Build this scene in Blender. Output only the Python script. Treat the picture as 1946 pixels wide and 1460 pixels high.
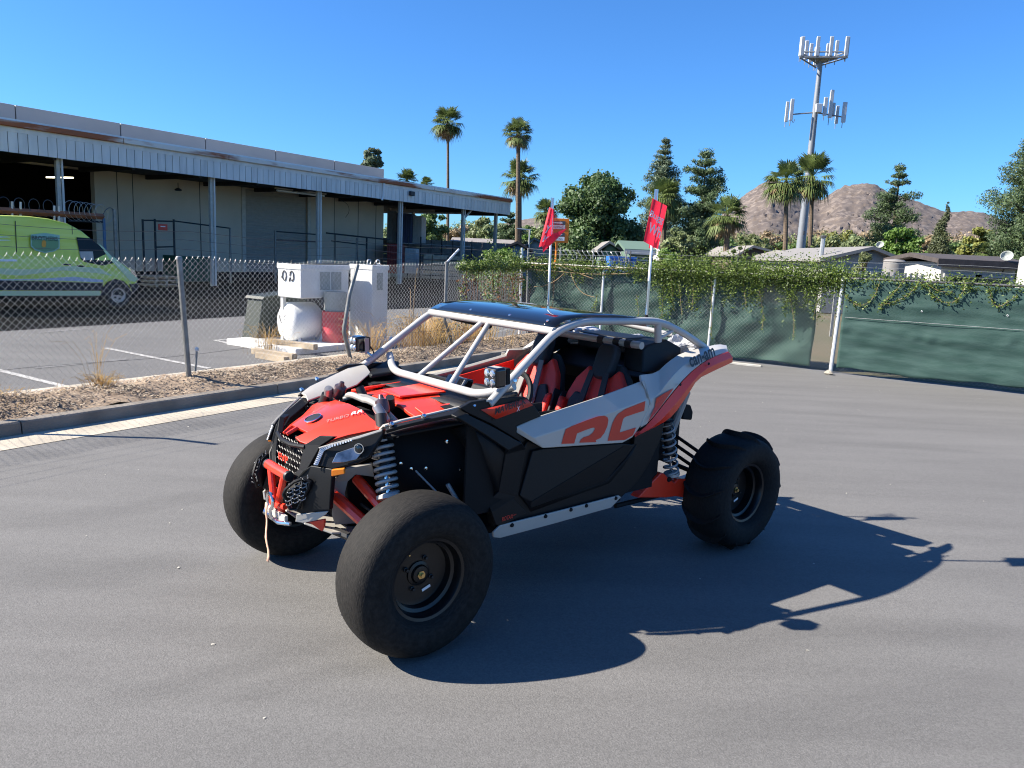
import bpy, bmesh, math, random
import numpy as np
from mathutils import Vector, Matrix
random.seed(7); np.random.seed(7)
for o in list(bpy.data.objects): bpy.data.objects.remove(o)
S = bpy.context.scene
COL = S.collection
R = math.radians

# ------------------------------------------------------------------ camera
CAM_H, FOC, PITCH, ROLL = 1.893, 1450.0, R(9.57), R(2.63)      # focal length in pixels of a 1946 px wide picture
cF = np.array([0, math.cos(PITCH), -math.sin(PITCH)])
_r0 = np.array([1.0, 0, 0]); _u0 = np.array([0, math.sin(PITCH), math.cos(PITCH)])
cR = _r0*math.cos(ROLL) + _u0*math.sin(ROLL)
cU = -_r0*math.sin(ROLL) + _u0*math.cos(ROLL)
cC = np.array([0, 0, CAM_H])
cam = bpy.data.objects.new('camera', bpy.data.cameras.new('camera'))
COL.objects.link(cam)
cam.data.sensor_width = 36.0; cam.data.lens = 36.0*FOC/1946.0
cam.data.clip_start = 0.05; cam.data.clip_end = 6000
m3 = Matrix((cR, cU, -cF)).transposed()
cam.matrix_world = Matrix.Translation(Vector(cC)) @ m3.to_4x4()
S.camera = cam

# ------------------------------------------------------------------ sky and sun
SUN_EL, SUN_AZ = R(37.5), R(4.0)          # light travels towards +x, turned SUN_AZ towards +y
W = bpy.data.worlds.new('World'); S.world = W; W.use_nodes = True
nt = W.node_tree; nt.nodes.clear()
sky = nt.nodes.new('ShaderNodeTexSky'); sky.sky_type = 'NISHITA'; sky.sun_disc = False
sky.sun_elevation = SUN_EL
sdir = Vector((-math.cos(SUN_AZ)*math.cos(SUN_EL), -math.sin(SUN_AZ)*math.cos(SUN_EL), math.sin(SUN_EL)))   # towards the sun
sky.sun_rotation = math.atan2(sdir.x, sdir.y)
sky.altitude = 0; sky.air_density = 1.0; sky.dust_density = 0.3; sky.ozone_density = 6.0
bg = nt.nodes.new('ShaderNodeBackground'); bg.inputs[1].default_value = 0.075
out = nt.nodes.new('ShaderNodeOutputWorld')
tint = nt.nodes.new('ShaderNodeMix'); tint.data_type = 'RGBA'; tint.blend_type = 'MULTIPLY'; tint.inputs[0].default_value = 1.0
tint.inputs[7].default_value = (0.41, 0.73, 1.04, 1)          # the camera's deep blue rendering of a clear sky
nt.links.new(sky.outputs[0], tint.inputs[6]); nt.links.new(tint.outputs[2], bg.inputs[0]); nt.links.new(bg.outputs[0], out.inputs[0])
sun = bpy.data.objects.new('sun', bpy.data.lights.new('sun', 'SUN')); COL.objects.link(sun)
sun.data.energy = 5.0; sun.data.angle = R(0.53); sun.data.color = (1.0, 0.925, 0.81)
sun.rotation_euler = sdir.to_track_quat('Z', 'Y').to_euler()
S.view_settings.view_transform = 'Standard'; S.view_settings.look = 'None'
S.view_settings.exposure = 1.42; S.view_settings.gamma = 1.0
S.render.engine = 'CYCLES'; S.cycles.filter_width = 1.1; S.render.resolution_x = 1024; S.render.resolution_y = 768

# ------------------------------------------------------------------ measuring helpers (photo pixel -> point in the place)
def ray(x, y): return cF*FOC + cR*(x-973) - cU*(y-730)
def gnd(x, y, z=0.0):
    d = ray(x, y); return cC + d*((z-CAM_H)/d[2])
def onplane(x, y, P, n):
    d = ray(x, y); n = np.array(n, float); return cC + d*(((np.array(P)-cC) @ n)/(d @ n))
def atY(x, y, Y):
    d = ray(x, y); return cC + d*(Y/d[1])
_d = ray(1920, 529); LD = np.array([_d[0], _d[1], 0]); LD /= np.linalg.norm(LD)     # the warehouse, kerb and fence run this way
LN = np.array([-LD[1], LD[0], 0]); LOT = math.atan2(LD[1], LD[0])
def SN(s, n, z=0.0): return LD*s + LN*n + np.array([0, 0, z])
def to_sn(P): P = np.array(P); return np.array([P @ LD, P @ LN, P[2]])
# buggy frame: x forward, y to its left, z up
_FL, _RL = gnd(790, 1238), gnd(1395, 1030)
vF = (_FL-_RL)/np.linalg.norm(_FL-_RL); vL = np.array([-vF[1], vF[0], 0])
vO = (_FL+_RL)/2 - vL*0.755
ZOOM = dict(A=(400, 740, 4.5625), B=(640, 560, 4.2304), C=(640, 840, 3.475), D=(900, 560, 3.742), E=(1140, 740, 4.561), F=(800, 740, 4.4227), P=(0, 0, 1))
def V(k, u, v, y):
    a, b, s = ZOOM[k]; P = onplane(a+u/s, b+v/s, vO+vL*y, vL) - vO
    return (float(P @ vF), float(P @ vL), float(P[2]))

# ------------------------------------------------------------------ materials
MATS = {}
def mat(name, col, rough=0.6, metal=0.0, var=0.0, vscale=6.0, bump=0.0, bscale=60.0, coat=0.0, spec=0.5, trans=0.0, alpha=1.0, emit=None, col2=None, vdet=4.0, stretch=None, transl=0.0):
    if name in MATS: return MATS[name]
    m = bpy.data.materials.new(name); m.use_nodes = True; MATS[name] = m
    t = m.node_tree; b = t.nodes['Principled BSDF']
    b.inputs['Base Color'].default_value = (*col, 1); b.inputs['Roughness'].default_value = rough
    b.inputs['Metallic'].default_value = metal; b.inputs['Specular IOR Level'].default_value = spec
    b.inputs['Coat Weight'].default_value = coat; b.inputs['Coat Roughness'].default_value = 0.04
    b.inputs['Transmission Weight'].default_value = trans; b.inputs['Alpha'].default_value = alpha
    if emit: b.inputs['Emission Color'].default_value = (*emit[:3], 1); b.inputs['Emission Strength'].default_value = emit[3]
    if var or bump or col2:
        tc = t.nodes.new('ShaderNodeTexCoord'); src = tc.outputs['Object']
        if stretch:
            mp = t.nodes.new('ShaderNodeMapping'); mp.inputs['Scale'].default_value = stretch
            t.links.new(src, mp.inputs[0]); src = mp.outputs[0]
    if var or col2:
        n = t.nodes.new('ShaderNodeTexNoise'); n.inputs['Scale'].default_value = vscale; n.inputs['Detail'].default_value = vdet
        t.links.new(src, n.inputs[0])
        r = t.nodes.new('ShaderNodeValToRGB')
        c1 = col2 if col2 else tuple(max(0, c*(1-var)) for c in col)
        c2 = tuple(min(1, c*(1+var)) for c in col) if not col2 else col
        r.color_ramp.elements[0].position = 0.32; r.color_ramp.elements[1].position = 0.68
        r.color_ramp.elements[0].color = (*c1, 1); r.color_ramp.elements[1].color = (*c2, 1)
        t.links.new(n.outputs['Fac'], r.inputs[0]); t.links.new(r.outputs[0], b.inputs['Base Color'])
    if bump:
        n2 = t.nodes.new('ShaderNodeTexNoise'); n2.inputs['Scale'].default_value = bscale; n2.inputs['Detail'].default_value = 3
        t.links.new(src, n2.inputs[0])
        bp = t.nodes.new('ShaderNodeBump'); bp.inputs['Strength'].default_value = bump; bp.inputs['Distance'].default_value = 0.01
        t.links.new(n2.outputs['Fac'], bp.inputs['Height']); t.links.new(bp.outputs[0], b.inputs['Normal'])
    if transl:
        tr = t.nodes.new('ShaderNodeBsdfTranslucent'); tr.inputs[0].default_value = (*[min(1, c*1.6) for c in col], 1)
        mx = t.nodes.new('ShaderNodeMixShader'); mx.inputs[0].default_value = transl
        t.links.new(b.outputs[0], mx.inputs[1]); t.links.new(tr.outputs[0], mx.inputs[2])
        t.links.new(mx.outputs[0], t.nodes['Material Output'].inputs[0])
    return m

def asphalt(name, base, dark, streak=True, patch=None):
    m = bpy.data.materials.new(name); m.use_nodes = True; t = m.node_tree; b = t.nodes['Principled BSDF']
    tc = t.nodes.new('ShaderNodeTexCoord')
    def noise(scale, det=4, stretch=None, rough=0.55):
        n = t.nodes.new('ShaderNodeTexNoise'); n.inputs['Scale'].default_value = scale; n.inputs['Detail'].default_value = det; n.inputs['Roughness'].default_value = rough
        if stretch:
            mp = t.nodes.new('ShaderNodeMapping'); mp.inputs['Scale'].default_value = stretch; mp.inputs['Rotation'].default_value = (0, 0, -LOT)
            t.links.new(tc.outputs['Object'], mp.inputs[0]); t.links.new(mp.outputs[0], n.inputs[0])
        else: t.links.new(tc.outputs['Object'], n.inputs[0])
        return n.outputs['Fac']
    def mixc(fac, a, bb, lo, hi):
        rr = t.nodes.new('ShaderNodeMapRange'); rr.inputs[1].default_value = lo; rr.inputs[2].default_value = hi
        t.links.new(fac, rr.inputs[0])
        mx = t.nodes.new('ShaderNodeMix'); mx.data_type = 'RGBA'
        t.links.new(rr.outputs[0], mx.inputs[0])
        for i, c in ((6, a), (7, bb)):
            if isinstance(c, tuple): mx.inputs[i].default_value = (*c, 1)
            else: t.links.new(c, mx.inputs[i])
        return mx.outputs[2]
    c = mixc(noise(0.55, 5), dark, base, 0.30, 0.72)
    if streak:
        c2 = mixc(noise(1.0, 5, (0.35, 2.6, 1), 0.6), tuple(x*0.80 for x in base), tuple(x*1.10 for x in base), 0.32, 0.66)
        mx = t.nodes.new('ShaderNodeMix'); mx.data_type = 'RGBA'; mx.inputs[0].default_value = 0.6
        t.links.new(c, mx.inputs[6]); t.links.new(c2, mx.inputs[7]); c = mx.outputs[2]
    vo = t.nodes.new('ShaderNodeTexVoronoi'); vo.inputs['Scale'].default_value = 140
    t.links.new(tc.outputs['Object'], vo.inputs[0])
    sp = t.nodes.new('ShaderNodeSeparateColor'); t.links.new(vo.outputs['Color'], sp.inputs[0])
    mr = t.nodes.new('ShaderNodeMapRange'); mr.inputs[3].default_value = 0.84; mr.inputs[4].default_value = 1.16; t.links.new(sp.outputs[0], mr.inputs[0])
    mu = t.nodes.new('ShaderNodeMix'); mu.data_type = 'RGBA'; mu.blend_type = 'MULTIPLY'; mu.inputs[0].default_value = 1
    t.links.new(c, mu.inputs[6]); t.links.new(mr.outputs[0], mu.inputs[7])
    n3 = noise(260, 2)
    mr2 = t.nodes.new('ShaderNodeMapRange'); mr2.inputs[1].default_value = 0.3; mr2.inputs[2].default_value = 0.7; mr2.inputs[3].default_value = 0.70; mr2.inputs[4].default_value = 1.30; t.links.new(n3, mr2.inputs[0])
    mu2 = t.nodes.new('ShaderNodeMix'); mu2.data_type = 'RGBA'; mu2.blend_type = 'MULTIPLY'; mu2.inputs[0].default_value = 1
    t.links.new(mu.outputs[2], mu2.inputs[6]); t.links.new(mr2.outputs[0], mu2.inputs[7])
    t.links.new(mu2.outputs[2], b.inputs['Base Color'])
    b.inputs['Roughness'].default_value = 0.82; b.inputs['Specular IOR Level'].default_value = 0.35
    bp = t.nodes.new('ShaderNodeBump'); bp.inputs['Strength'].default_value = 0.6; bp.inputs['Distance'].default_value = 0.004
    n4 = noise(120, 3); t.links.new(n4, bp.inputs['Height']); t.links.new(bp.outputs[0], b.inputs['Normal'])
    return m

# ------------------------------------------------------------------ mesh helpers
def frame(ax):
    ax = np.array(ax, float); ax /= np.linalg.norm(ax)
    h = np.array([0, 0, 1.0]) if abs(ax[2]) < 0.9 else np.array([1.0, 0, 0])
    u = np.cross(h, ax); u /= np.linalg.norm(u); return u, np.cross(ax, u), ax
REF = None
class MB:
    def __init__(s): s.v = []; s.f = []
    def add(s, vs, fs):
        n = len(s.v); s.v += [tuple(map(float, p)) for p in vs]; s.f += [tuple(i+n for i in f) for f in fs]; return s
    def box(s, c, size, rz=0.0, ax=None):
        x, y, z = (k/2 for k in size); P = []
        for dx, dy, dz in ((-x,-y,-z),(x,-y,-z),(x,y,-z),(-x,y,-z),(-x,-y,z),(x,-y,z),(x,y,z),(-x,y,z)):
            if ax is not None: P.append(np.array(c)+np.array(ax[0])*dx+np.array(ax[1])*dy+np.array(ax[2])*dz)
            else: P.append((c[0]+dx*math.cos(rz)-dy*math.sin(rz), c[1]+dx*math.sin(rz)+dy*math.cos(rz), c[2]+dz))
        return s.add(P, [(0,3,2,1),(4,5,6,7),(0,1,5,4),(1,2,6,5),(2,3,7,6),(3,0,4,7)])
    def hexa(s, P): return s.add(P, [(0,3,2,1),(4,5,6,7),(0,1,5,4),(1,2,6,5),(2,3,7,6),(3,0,4,7)])
    def tube(s, pts, r, seg=8, cap=True, closed=False):
        pts = [np.array(p, float) for p in pts]; n = len(pts); rr = r if hasattr(r, '__len__') else [r]*n
        P = []; u = None
        for i, p in enumerate(pts):
            a = pts[(i-1) % n] if (i > 0 or closed) else p; b = pts[(i+1) % n] if (i < n-1 or closed) else p
            t = b-a; t /= (np.linalg.norm(t)+1e-12)
            if u is None: u, w, _ = frame(t)
            else:
                u = u - t*(u @ t); u /= (np.linalg.norm(u)+1e-12)
            w = np.cross(t, u)
            for k in range(seg):
                an = 2*math.pi*k/seg; P.append(p + rr[i]*(u*math.cos(an)+w*math.sin(an)))
        F = []
        for i in range(n if closed else n-1):
            j = (i+1) % n
            for k in range(seg):
                l = (k+1) % seg; F.append((i*seg+k, i*seg+l, j*seg+l, j*seg+k))
        if cap and not closed: F.append(tuple(range(seg-1, -1, -1))); F.append(tuple((n-1)*seg+k for k in range(seg)))
        return s.add(P, F)
    def lathe(s, prof, o=(0,0,0), ax=(0,0,1), seg=24, closed=False, arc=None):
        u, w, t = frame(ax); o = np.array(o, float); P = []; n = len(prof)
        for k in range(seg):
            an = 2*math.pi*k/seg; d = u*math.cos(an)+w*math.sin(an)
            for r, h in prof: P.append(o+d*r+t*h)
        F = []
        for k in range(seg):
            l = (k+1) % seg
            for i in range(n if closed else n-1):
                j = (i+1) % n; F.append((k*n+i, l*n+i, l*n+j, k*n+j))
        return s.add(P, F)
    def prism(s, poly, ext):
        poly = [np.array(p, float) for p in poly]; e = np.array(ext, float); n = len(poly)
        P = poly+[p+e for p in poly]
        return s.add(P, [tuple(range(n-1,-1,-1)), tuple(range(n, 2*n))]+[(i, (i+1) % n, n+(i+1) % n, n+i) for i in range(n)])
    def grid(s, rows):
        n = len(rows[0]); P = [p for r in rows for p in r]; F = []
        for i in range(len(rows)-1):
            for j in range(n-1): F.append((i*n+j, i*n+j+1, (i+1)*n+j+1, (i+1)*n+j))
        return s.add(P, F)
    def mirror(s):
        m = MB(); m.v = [(x, -y, z) for x, y, z in s.v]; m.f = [tuple(reversed(f)) for f in s.f]; return m
    def build(s, name, m, parent=None, smooth=35, bevel=0, solid=0, fix=True, seg=2, sub=0, loc=None):
        me = bpy.data.meshes.new(name); me.from_pydata(s.v, [], s.f); me.materials.append(m if not isinstance(m, str) else MATS[m])
        if fix:
            bm = bmesh.new(); bm.from_mesh(me); bmesh.ops.recalc_face_normals(bm, faces=bm.faces)
            if solid > 0 and REF is not None:                         # open sheet: thicken towards the inside of the thing
                bm.normal_update(); q = sum((f.calc_center_median()-Vector(REF)).dot(f.normal)*f.calc_area() for f in bm.faces)
                if q < 0: bmesh.ops.reverse_faces(bm, faces=bm.faces)
            bm.to_mesh(me); bm.free()
        if smooth is not None:
            me.shade_smooth(); me.set_sharp_from_angle(angle=R(smooth))
        o = bpy.data.objects.new(name, me); COL.objects.link(o)
        if parent is not None: o.parent = parent
        if loc is not None: o.location = loc
        if sub: q = o.modifiers.new('sub', 'SUBSURF'); q.levels = sub; q.render_levels = sub
        if solid: q = o.modifiers.new('solid', 'SOLIDIFY'); q.thickness = abs(solid); q.offset = -1 if solid > 0 else 0
        if bevel: q = o.modifiers.new('bevel', 'BEVEL'); q.width = bevel; q.segments = seg; q.limit_method = 'ANGLE'; q.angle_limit = R(28); q.harden_normals = True
        return o
def fastmesh(name, verts, faces, m, parent=None, smooth=False):      # verts Nx3, faces MxK numpy arrays
    me = bpy.data.meshes.new(name); k = faces.shape[1]
    me.vertices.add(len(verts)); me.vertices.foreach_set('co', np.ascontiguousarray(verts, dtype=np.float32).ravel())
    me.loops.add(faces.size); me.loops.foreach_set('vertex_index', faces.astype(np.int32).ravel())
    me.polygons.add(len(faces)); me.polygons.foreach_set('loop_start', np.arange(0, faces.size, k, dtype=np.int32))
    me.update(calc_edges=True); me.validate()
    if isinstance(m, str): m = MATS[m]
    me.materials.append(m)
    if smooth: me.shade_smooth()
    o = bpy.data.objects.new(name, me); COL.objects.link(o)
    if parent is not None: o.parent = parent
    return o
def tag(o, label=None, cat=None, group=None, kind=None):
    for k, v in (('label', label), ('category', cat), ('group', group), ('kind', kind)):
        if v: o[k] = v
    return o
def thing(name, label, cat, loc=(0,0,0), rz=0.0, group=None):
    o = bpy.data.objects.new(name, None); COL.objects.link(o); o.location = Vector(loc); o.rotation_euler = (0, 0, rz)
    o.empty_display_size = 0.2
    return tag(o, label, cat, group)
def struct(name, mb, m, **k): return tag(mb.build(name, m, **k), kind='structure')
def children(o): return [c for c in bpy.data.objects if c.parent == o]
def copy_tree(o, parent=None):
    c = o.copy(); COL.objects.link(c); c.parent = parent
    for ch in children(o): copy_tree(ch, c)
    return c
def text(name, body, m, parent, o, xd, yd, width, height=None, shear=0.0, ext=0.0008, bold=0.0, mir=False, bend=None):
    cu = bpy.data.curves.new('t', 'FONT'); cu.body = body; cu.shear = shear; cu.extrude = 0.0; cu.offset = bold; cu.resolution_u = 3
    t = bpy.data.objects.new('t', cu); COL.objects.link(t)
    me = bpy.data.meshes.new_from_object(t.evaluated_get(bpy.context.evaluated_depsgraph_get()))
    bpy.data.objects.remove(t); bpy.data.curves.remove(cu)
    co = np.array([v.co[:] for v in me.vertices]); co -= co.min(0); sz = co.max(0)
    sx = width/sz[0]; sy = (height/sz[1]) if height else sx
    xd = np.array(xd, float); xd /= np.linalg.norm(xd); yd = np.array(yd, float); yd -= xd*(xd @ yd); yd /= np.linalg.norm(yd)
    X = co[:, :1]*sx; Y = co[:, 1:2]*sy
    if mir: X = width-X
    Pt = np.array(o)+X*xd+Y*yd
    if bend: Pt = bend(X[:, 0], Y[:, 0], Pt)
    for v, p in zip(me.vertices, Pt): v.co = p
    me.materials.clear(); me.materials.append(MATS[m] if isinstance(m, str) else m); me.name = name
    ob = bpy.data.objects.new(name, me); COL.objects.link(ob); ob.parent = parent
    return ob
def chaikin(pts, n=2, closed=False):
    pts = [np.array(p, float) for p in pts]
    for _ in range(n):
        q = [] if closed else [pts[0]]
        for i in range(len(pts) if closed else len(pts)-1):
            a, b = pts[i], pts[(i+1) % len(pts)]; q += [a*0.75+b*0.25, a*0.25+b*0.75]
        if not closed: q.append(pts[-1])
        pts = q
    return pts
def fillet(pts, r=0.08, n=5):                     # bent tube: straight runs with round corners
    pts = [np.array(p, float) for p in pts]; q = [pts[0]]
    for i in range(1, len(pts)-1):
        a, b, c = pts[i-1], pts[i], pts[i+1]
        d1 = (a-b)/np.linalg.norm(a-b); d2 = (c-b)/np.linalg.norm(c-b); k = min(r, np.linalg.norm(a-b)*0.45, np.linalg.norm(c-b)*0.45)
        p, s = b+d1*k, b+d2*k
        for j in range(n+1):
            t = j/n; q.append(p*(1-t)**2+b*2*t*(1-t)+s*t*t)
    q.append(pts[-1]); return q

# ================================================================== ground, kerb, dirt strip
ASPH = asphalt('lot_asphalt', (0.140, 0.136, 0.130), (0.112, 0.109, 0.105))
ASPH2 = asphalt('yard_asphalt', (0.125, 0.122, 0.118), (0.088, 0.086, 0.084))
ASPH3 = asphalt('painted_shade_asphalt', (0.0055, 0.0058, 0.0066), (0.0042, 0.0044, 0.005), streak=False)  # near-black base colour stands in for shade on the yard paving
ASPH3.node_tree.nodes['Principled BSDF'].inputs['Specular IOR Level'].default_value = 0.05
mat('concrete', (0.42, 0.37, 0.29), 0.85, var=0.16, vscale=2.2, bump=0.3, bscale=90, vdet=8)
mat('kerb_concrete', (0.19, 0.165, 0.135), 0.88, var=0.22, vscale=3.0, bump=0.4, bscale=70, vdet=8)
mat('soil', (0.36, 0.27, 0.185), 0.95, col2=(0.17, 0.12, 0.08), vscale=7, bump=0.9, bscale=30, vdet=10)
mat('far_ground', (0.11, 0.085, 0.05), 0.95, col2=(0.06, 0.065, 0.03), vscale=0.4, vdet=8)
mat('line_paint', (0.50, 0.49, 0.46), 0.7, col2=(0.22, 0.21, 0.20), vscale=14, vdet=8)
mat('line_worn', (0.17, 0.165, 0.16), 0.8, col2=(0.12, 0.118, 0.115), vscale=6, vdet=8)
def sheet(name, pts, z, m, kind='structure'):
    o = MB().add([SN(s, n, z) for s, n in pts], [tuple(range(len(pts)))]).build(name, m, smooth=None)
    return tag(o, kind=kind)
_g = sheet('ground', [(-1500, -1800), (1900, -1800), (1900, 1800), (-1500, 1800)], -0.03, 'far_ground')
sheet('asphalt_lot', [(-25, -30), (15.35, -30), (15.35, 7.22), (-25, 7.22)], 0.0, ASPH)
sheet('yard_pavement', [(-25, 9.6), (46, 9.6), (46, 60), (-25, 60)], 0.0, ASPH2)
sheet('painted_shade_yard', [(-25, 16.0), (6.9, 16.2), (13.3, 16.75), (26, 16.3), (46, 16.2), (46, 40), (-25, 40)], 0.004, ASPH3)  # wide shade band before the warehouse, painted as a dark sheet
sheet('gutter', [(-25, 7.22), (15.3, 7.22), (15.3, 7.70), (-25, 7.70)], 0.004, 'concrete')
kerb = bpy.data.objects.new('kerb', None); COL.objects.link(kerb); tag(kerb, kind='structure')
s0 = -24.0
while s0 < 15.2:
    s1 = min(s0+3.05, 15.2)
    pr = [(7.685, -.02), (7.70, .115), (7.715, .128), (7.835, .132), (7.85, .12), (7.85, -.02)]
    mb = MB().prism([SN(s0+.006, n, z) for n, z in pr], LD*(s1-s0-.012)); mb.build('kerb_segment', 'kerb_concrete', kerb, smooth=30)
    s0 = s1
back = bpy.data.objects.new('back_kerb', None); COL.objects.link(back); tag(back, kind='structure')
MB().prism([SN(-24, n, z) for n, z in ((9.52, -.02), (9.52, .05), (9.60, .055), (9.66, .05), (9.67, -.02))], LD*38).build('back_kerb_edge', 'concrete', back)
# dirt strip, mounded under the fence
rs = np.random.RandomState(4)
def dirt_z(s, n):
    base = np.interp(n, [7.84, 8.05, 8.35, 8.7, 9.2, 9.54], [.118, .165, .215, .205, .10, .03])
    return base+.014*math.sin(s*3.1+n*4)+.010*math.sin(s*7.7-n*9)+.008*math.sin(s*17+n*13)
ss = np.arange(-12, 15.3, .10); nn = np.linspace(7.845, 9.54, 20)
dirt = MB().grid([[SN(s, n, dirt_z(s, n)+rs.uniform(-.008, .008)) for n in nn] for s in ss])
tag(dirt.build('dirt_strip', 'soil', smooth=80), kind='structure')
# dry litter: chips, twigs and leaves lying on the dirt
mat('litter_pale', (0.46, 0.38, 0.28), 0.9, col2=(0.22, 0.16, 0.11), vscale=3)
mat('litter_dark', (0.060, 0.045, 0.035), 0.9, var=0.4, vscale=4)
def litter(name, count, m, smin, smax, seed, ln=(.015, .06), wd=(.0025, .008), label=None, nmin=7.87, nmax=8.6, dens=None):
    r = np.random.RandomState(seed); Vt = []; Ft = []
    for i in range(count):
        s, n = r.uniform(smin, smax), nmin+(nmax-nmin)*r.beta(1.3, 1.1)
        if dens and r.rand() > dens(s, n): continue
        a = r.uniform(0, math.pi); L = r.uniform(*ln); w = r.uniform(*wd); t = r.uniform(-.5, .5)
        c = SN(s, n, dirt_z(s, n)+.006+r.uniform(0, .02)); d = np.array([math.cos(a)*math.cos(t), math.sin(a)*math.cos(t), math.sin(t)]); e = np.cross(d, [0, 0, 1.0]); e /= np.linalg.norm(e); up = np.cross(e, d)
        k = len(Vt); Vt += [c-d*L/2-e*w, c-d*L/2+e*w, c+d*L/2+e*w*.6, c+d*L/2-e*w*.6, c+up*w]
        Ft += [(k, k+1, k+4), (k+1, k+2, k+4), (k+2, k+3, k+4), (k+3, k, k+4)]
    o = fastmesh(name, np.array(Vt), np.array(Ft), m); tag(o, label, 'litter', kind='stuff'); return o
litter('wood_chips', 8000, 'litter_pale', 2.0, 14.5, 11, label='pale dry chips and twigs strewn over the dirt strip', dens=lambda s, n: .35+.65*(math.sin(s*1.9+1)+math.sin(s*4.3+n*3) > -.2))
litter('dark_mulch', 8000, 'litter_dark', 2.0, 14.5, 12, ln=(.012, .035), wd=(.004, .010), label='dark leaf mulch scattered over the dirt strip', dens=lambda s, n: .25+.75*(math.sin(s*1.9+1)+math.sin(s*4.3+n*3) > -.1))
# painted lines in the yard
def line(a, b, w, m, z=.006):
    A, B = gnd(*a), gnd(*b); d = (B-A)/np.linalg.norm(B-A); e = np.array([-d[1], d[0], 0])*w/2; up = np.array([0, 0, z])
    return tag(MB().add([A-e+up, B-e+up, B+e+up, A+e+up], [(0,1,2,3)]).build('parking_line', m, smooth=None), kind='structure')
line((-60,690), (130,737), .10, 'line_paint'); line((200,662), (398,701), .10, 'line_paint'); line((408,647), (520,672), .10, 'line_paint')
line((410,647), (480,642), .08, 'line_paint'); line((66,700), (240,683), .16, 'line_worn'); line((70,633), (170,625), .16, 'line_worn')
# small bits of debris on the asphalt
mat('pale_chip', (0.42, 0.40, 0.35), 0.8, var=0.2)
r = np.random.RandomState(21); Vt = []; Ft = []
for i in range(150):
    x, y = r.uniform(-3.5, 8.5), r.uniform(2.2, 13.5); a = r.uniform(0, 3.14); L = r.uniform(.003, .009)*(1 if r.rand() < .95 else 1.8); w = L*r.uniform(.3, .8)
    c = np.array([x, y, .003]); d = np.array([math.cos(a), math.sin(a), 0])*L; e = np.array([-math.sin(a), math.cos(a), 0])*w; k = len(Vt)
    if to_sn(c)[0] > 15 or to_sn(c)[1] > 7.6: continue
    Vt += [c-d-e, c+d-e, c+d+e, c-d+e, c+np.array([0, 0, w])]; Ft += [(k, k+1, k+4), (k+1, k+2, k+4), (k+2, k+3, k+4), (k+3, k, k+4)]
tag(fastmesh('loose_grit', np.array(Vt), np.array(Ft), 'pale_chip'), 'tiny pale grit and leaf scraps scattered on the asphalt', 'grit', kind='stuff')
def mark_mat():
    m = bpy.data.materials.new('tyre_mark'); m.use_nodes = True; t = m.node_tree; b = t.nodes['Principled BSDF']; b.inputs['Base Color'].default_value = (.045, .045, .048, 1); b.inputs['Roughness'].default_value = .85
    tc = t.nodes.new('ShaderNodeTexCoord'); sp = t.nodes.new('ShaderNodeSeparateXYZ'); t.links.new(tc.outputs['UV'], sp.inputs[0])
    n = t.nodes.new('ShaderNodeTexNoise'); n.inputs['Scale'].default_value = 6; n.inputs['Detail'].default_value = 6; mp = t.nodes.new('ShaderNodeMapping'); mp.inputs['Scale'].default_value = (.5, 3, 1); t.links.new(tc.outputs['UV'], mp.inputs[0]); t.links.new(mp.outputs[0], n.inputs[0])
    def mth(op, a, b_=None):
        k = t.nodes.new('ShaderNodeMath'); k.operation = op
        for i, v in ((0, a), (1, b_)):
            if v is None: continue
            if isinstance(v, (int, float)): k.inputs[i].default_value = v
            else: t.links.new(v, k.inputs[i])
        return k.outputs[0]
    def bell(v): return mth('MULTIPLY', mth('MULTIPLY', v, mth('SUBTRACT', 1.0, v)), 4.0)
    f = mth('MULTIPLY', mth('MULTIPLY', bell(sp.outputs[0]), bell(sp.outputs[1])), mth('MULTIPLY', n.outputs['Fac'], 0.13)); t.links.new(f, b.inputs['Alpha']); MATS['tyre_mark'] = m
mark_mat()
def tyre_track(pts, w, z):
    C_ = chaikin([gnd(*p) for p in pts], 3); bm = bmesh.new(); uvl = bm.loops.layers.uv.new('uv'); vs = []
    for i, p in enumerate(C_):
        a = C_[max(0, i-1)]; b = C_[min(len(C_)-1, i+1)]; d = (b-a)/np.linalg.norm(b-a); e = np.array([-d[1], d[0], 0])*w/2; vs.append((bm.verts.new(p-e+[0, 0, z]), bm.verts.new(p+e+[0, 0, z])))
    for i in range(len(vs)-1):
        f = bm.faces.new((vs[i][0], vs[i+1][0], vs[i+1][1], vs[i][1]))
        for l, uv in zip(f.loops, ((i, 0), (i+1, 0), (i+1, 1), (i, 1))): l[uvl].uv = (uv[0]/(len(vs)-1), uv[1])
    me = bpy.data.meshes.new('tyre_mark'); bm.to_mesh(me); bm.free(); me.materials.append(MATS['tyre_mark']); o = bpy.data.objects.new('tyre_mark', me); COL.objects.link(o); return tag(o, kind='structure')
tyre_track([(150,1345), (330,1305), (520,1250), (720,1205)], .22, .004); tyre_track([(430,1330), (560,1295), (700,1262), (790,1255)], .18, .005)
tyre_track([(0,1000), (200,975), (420,935), (560,900)], .4, .004); tyre_track([(-60,1130), (100,1100), (250,1085), (400,1060)], .5, .006)
tyre_track([(1450,780), (1600,790), (1750,800), (1946,815)], .35, .004); tyre_track([(1500,840), (1650,845), (1900,865)], .3, .005); tyre_track([(1250,1230), (1450,1215), (1700,1200), (1946,1195)], .35, .004)
tyre_track([(1300,1400), (1500,1370), (1750,1330), (2000,1300)], .4, .006); tyre_track([(0,880), (200,845), (420,800), (560,770)], .35, .006)
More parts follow.
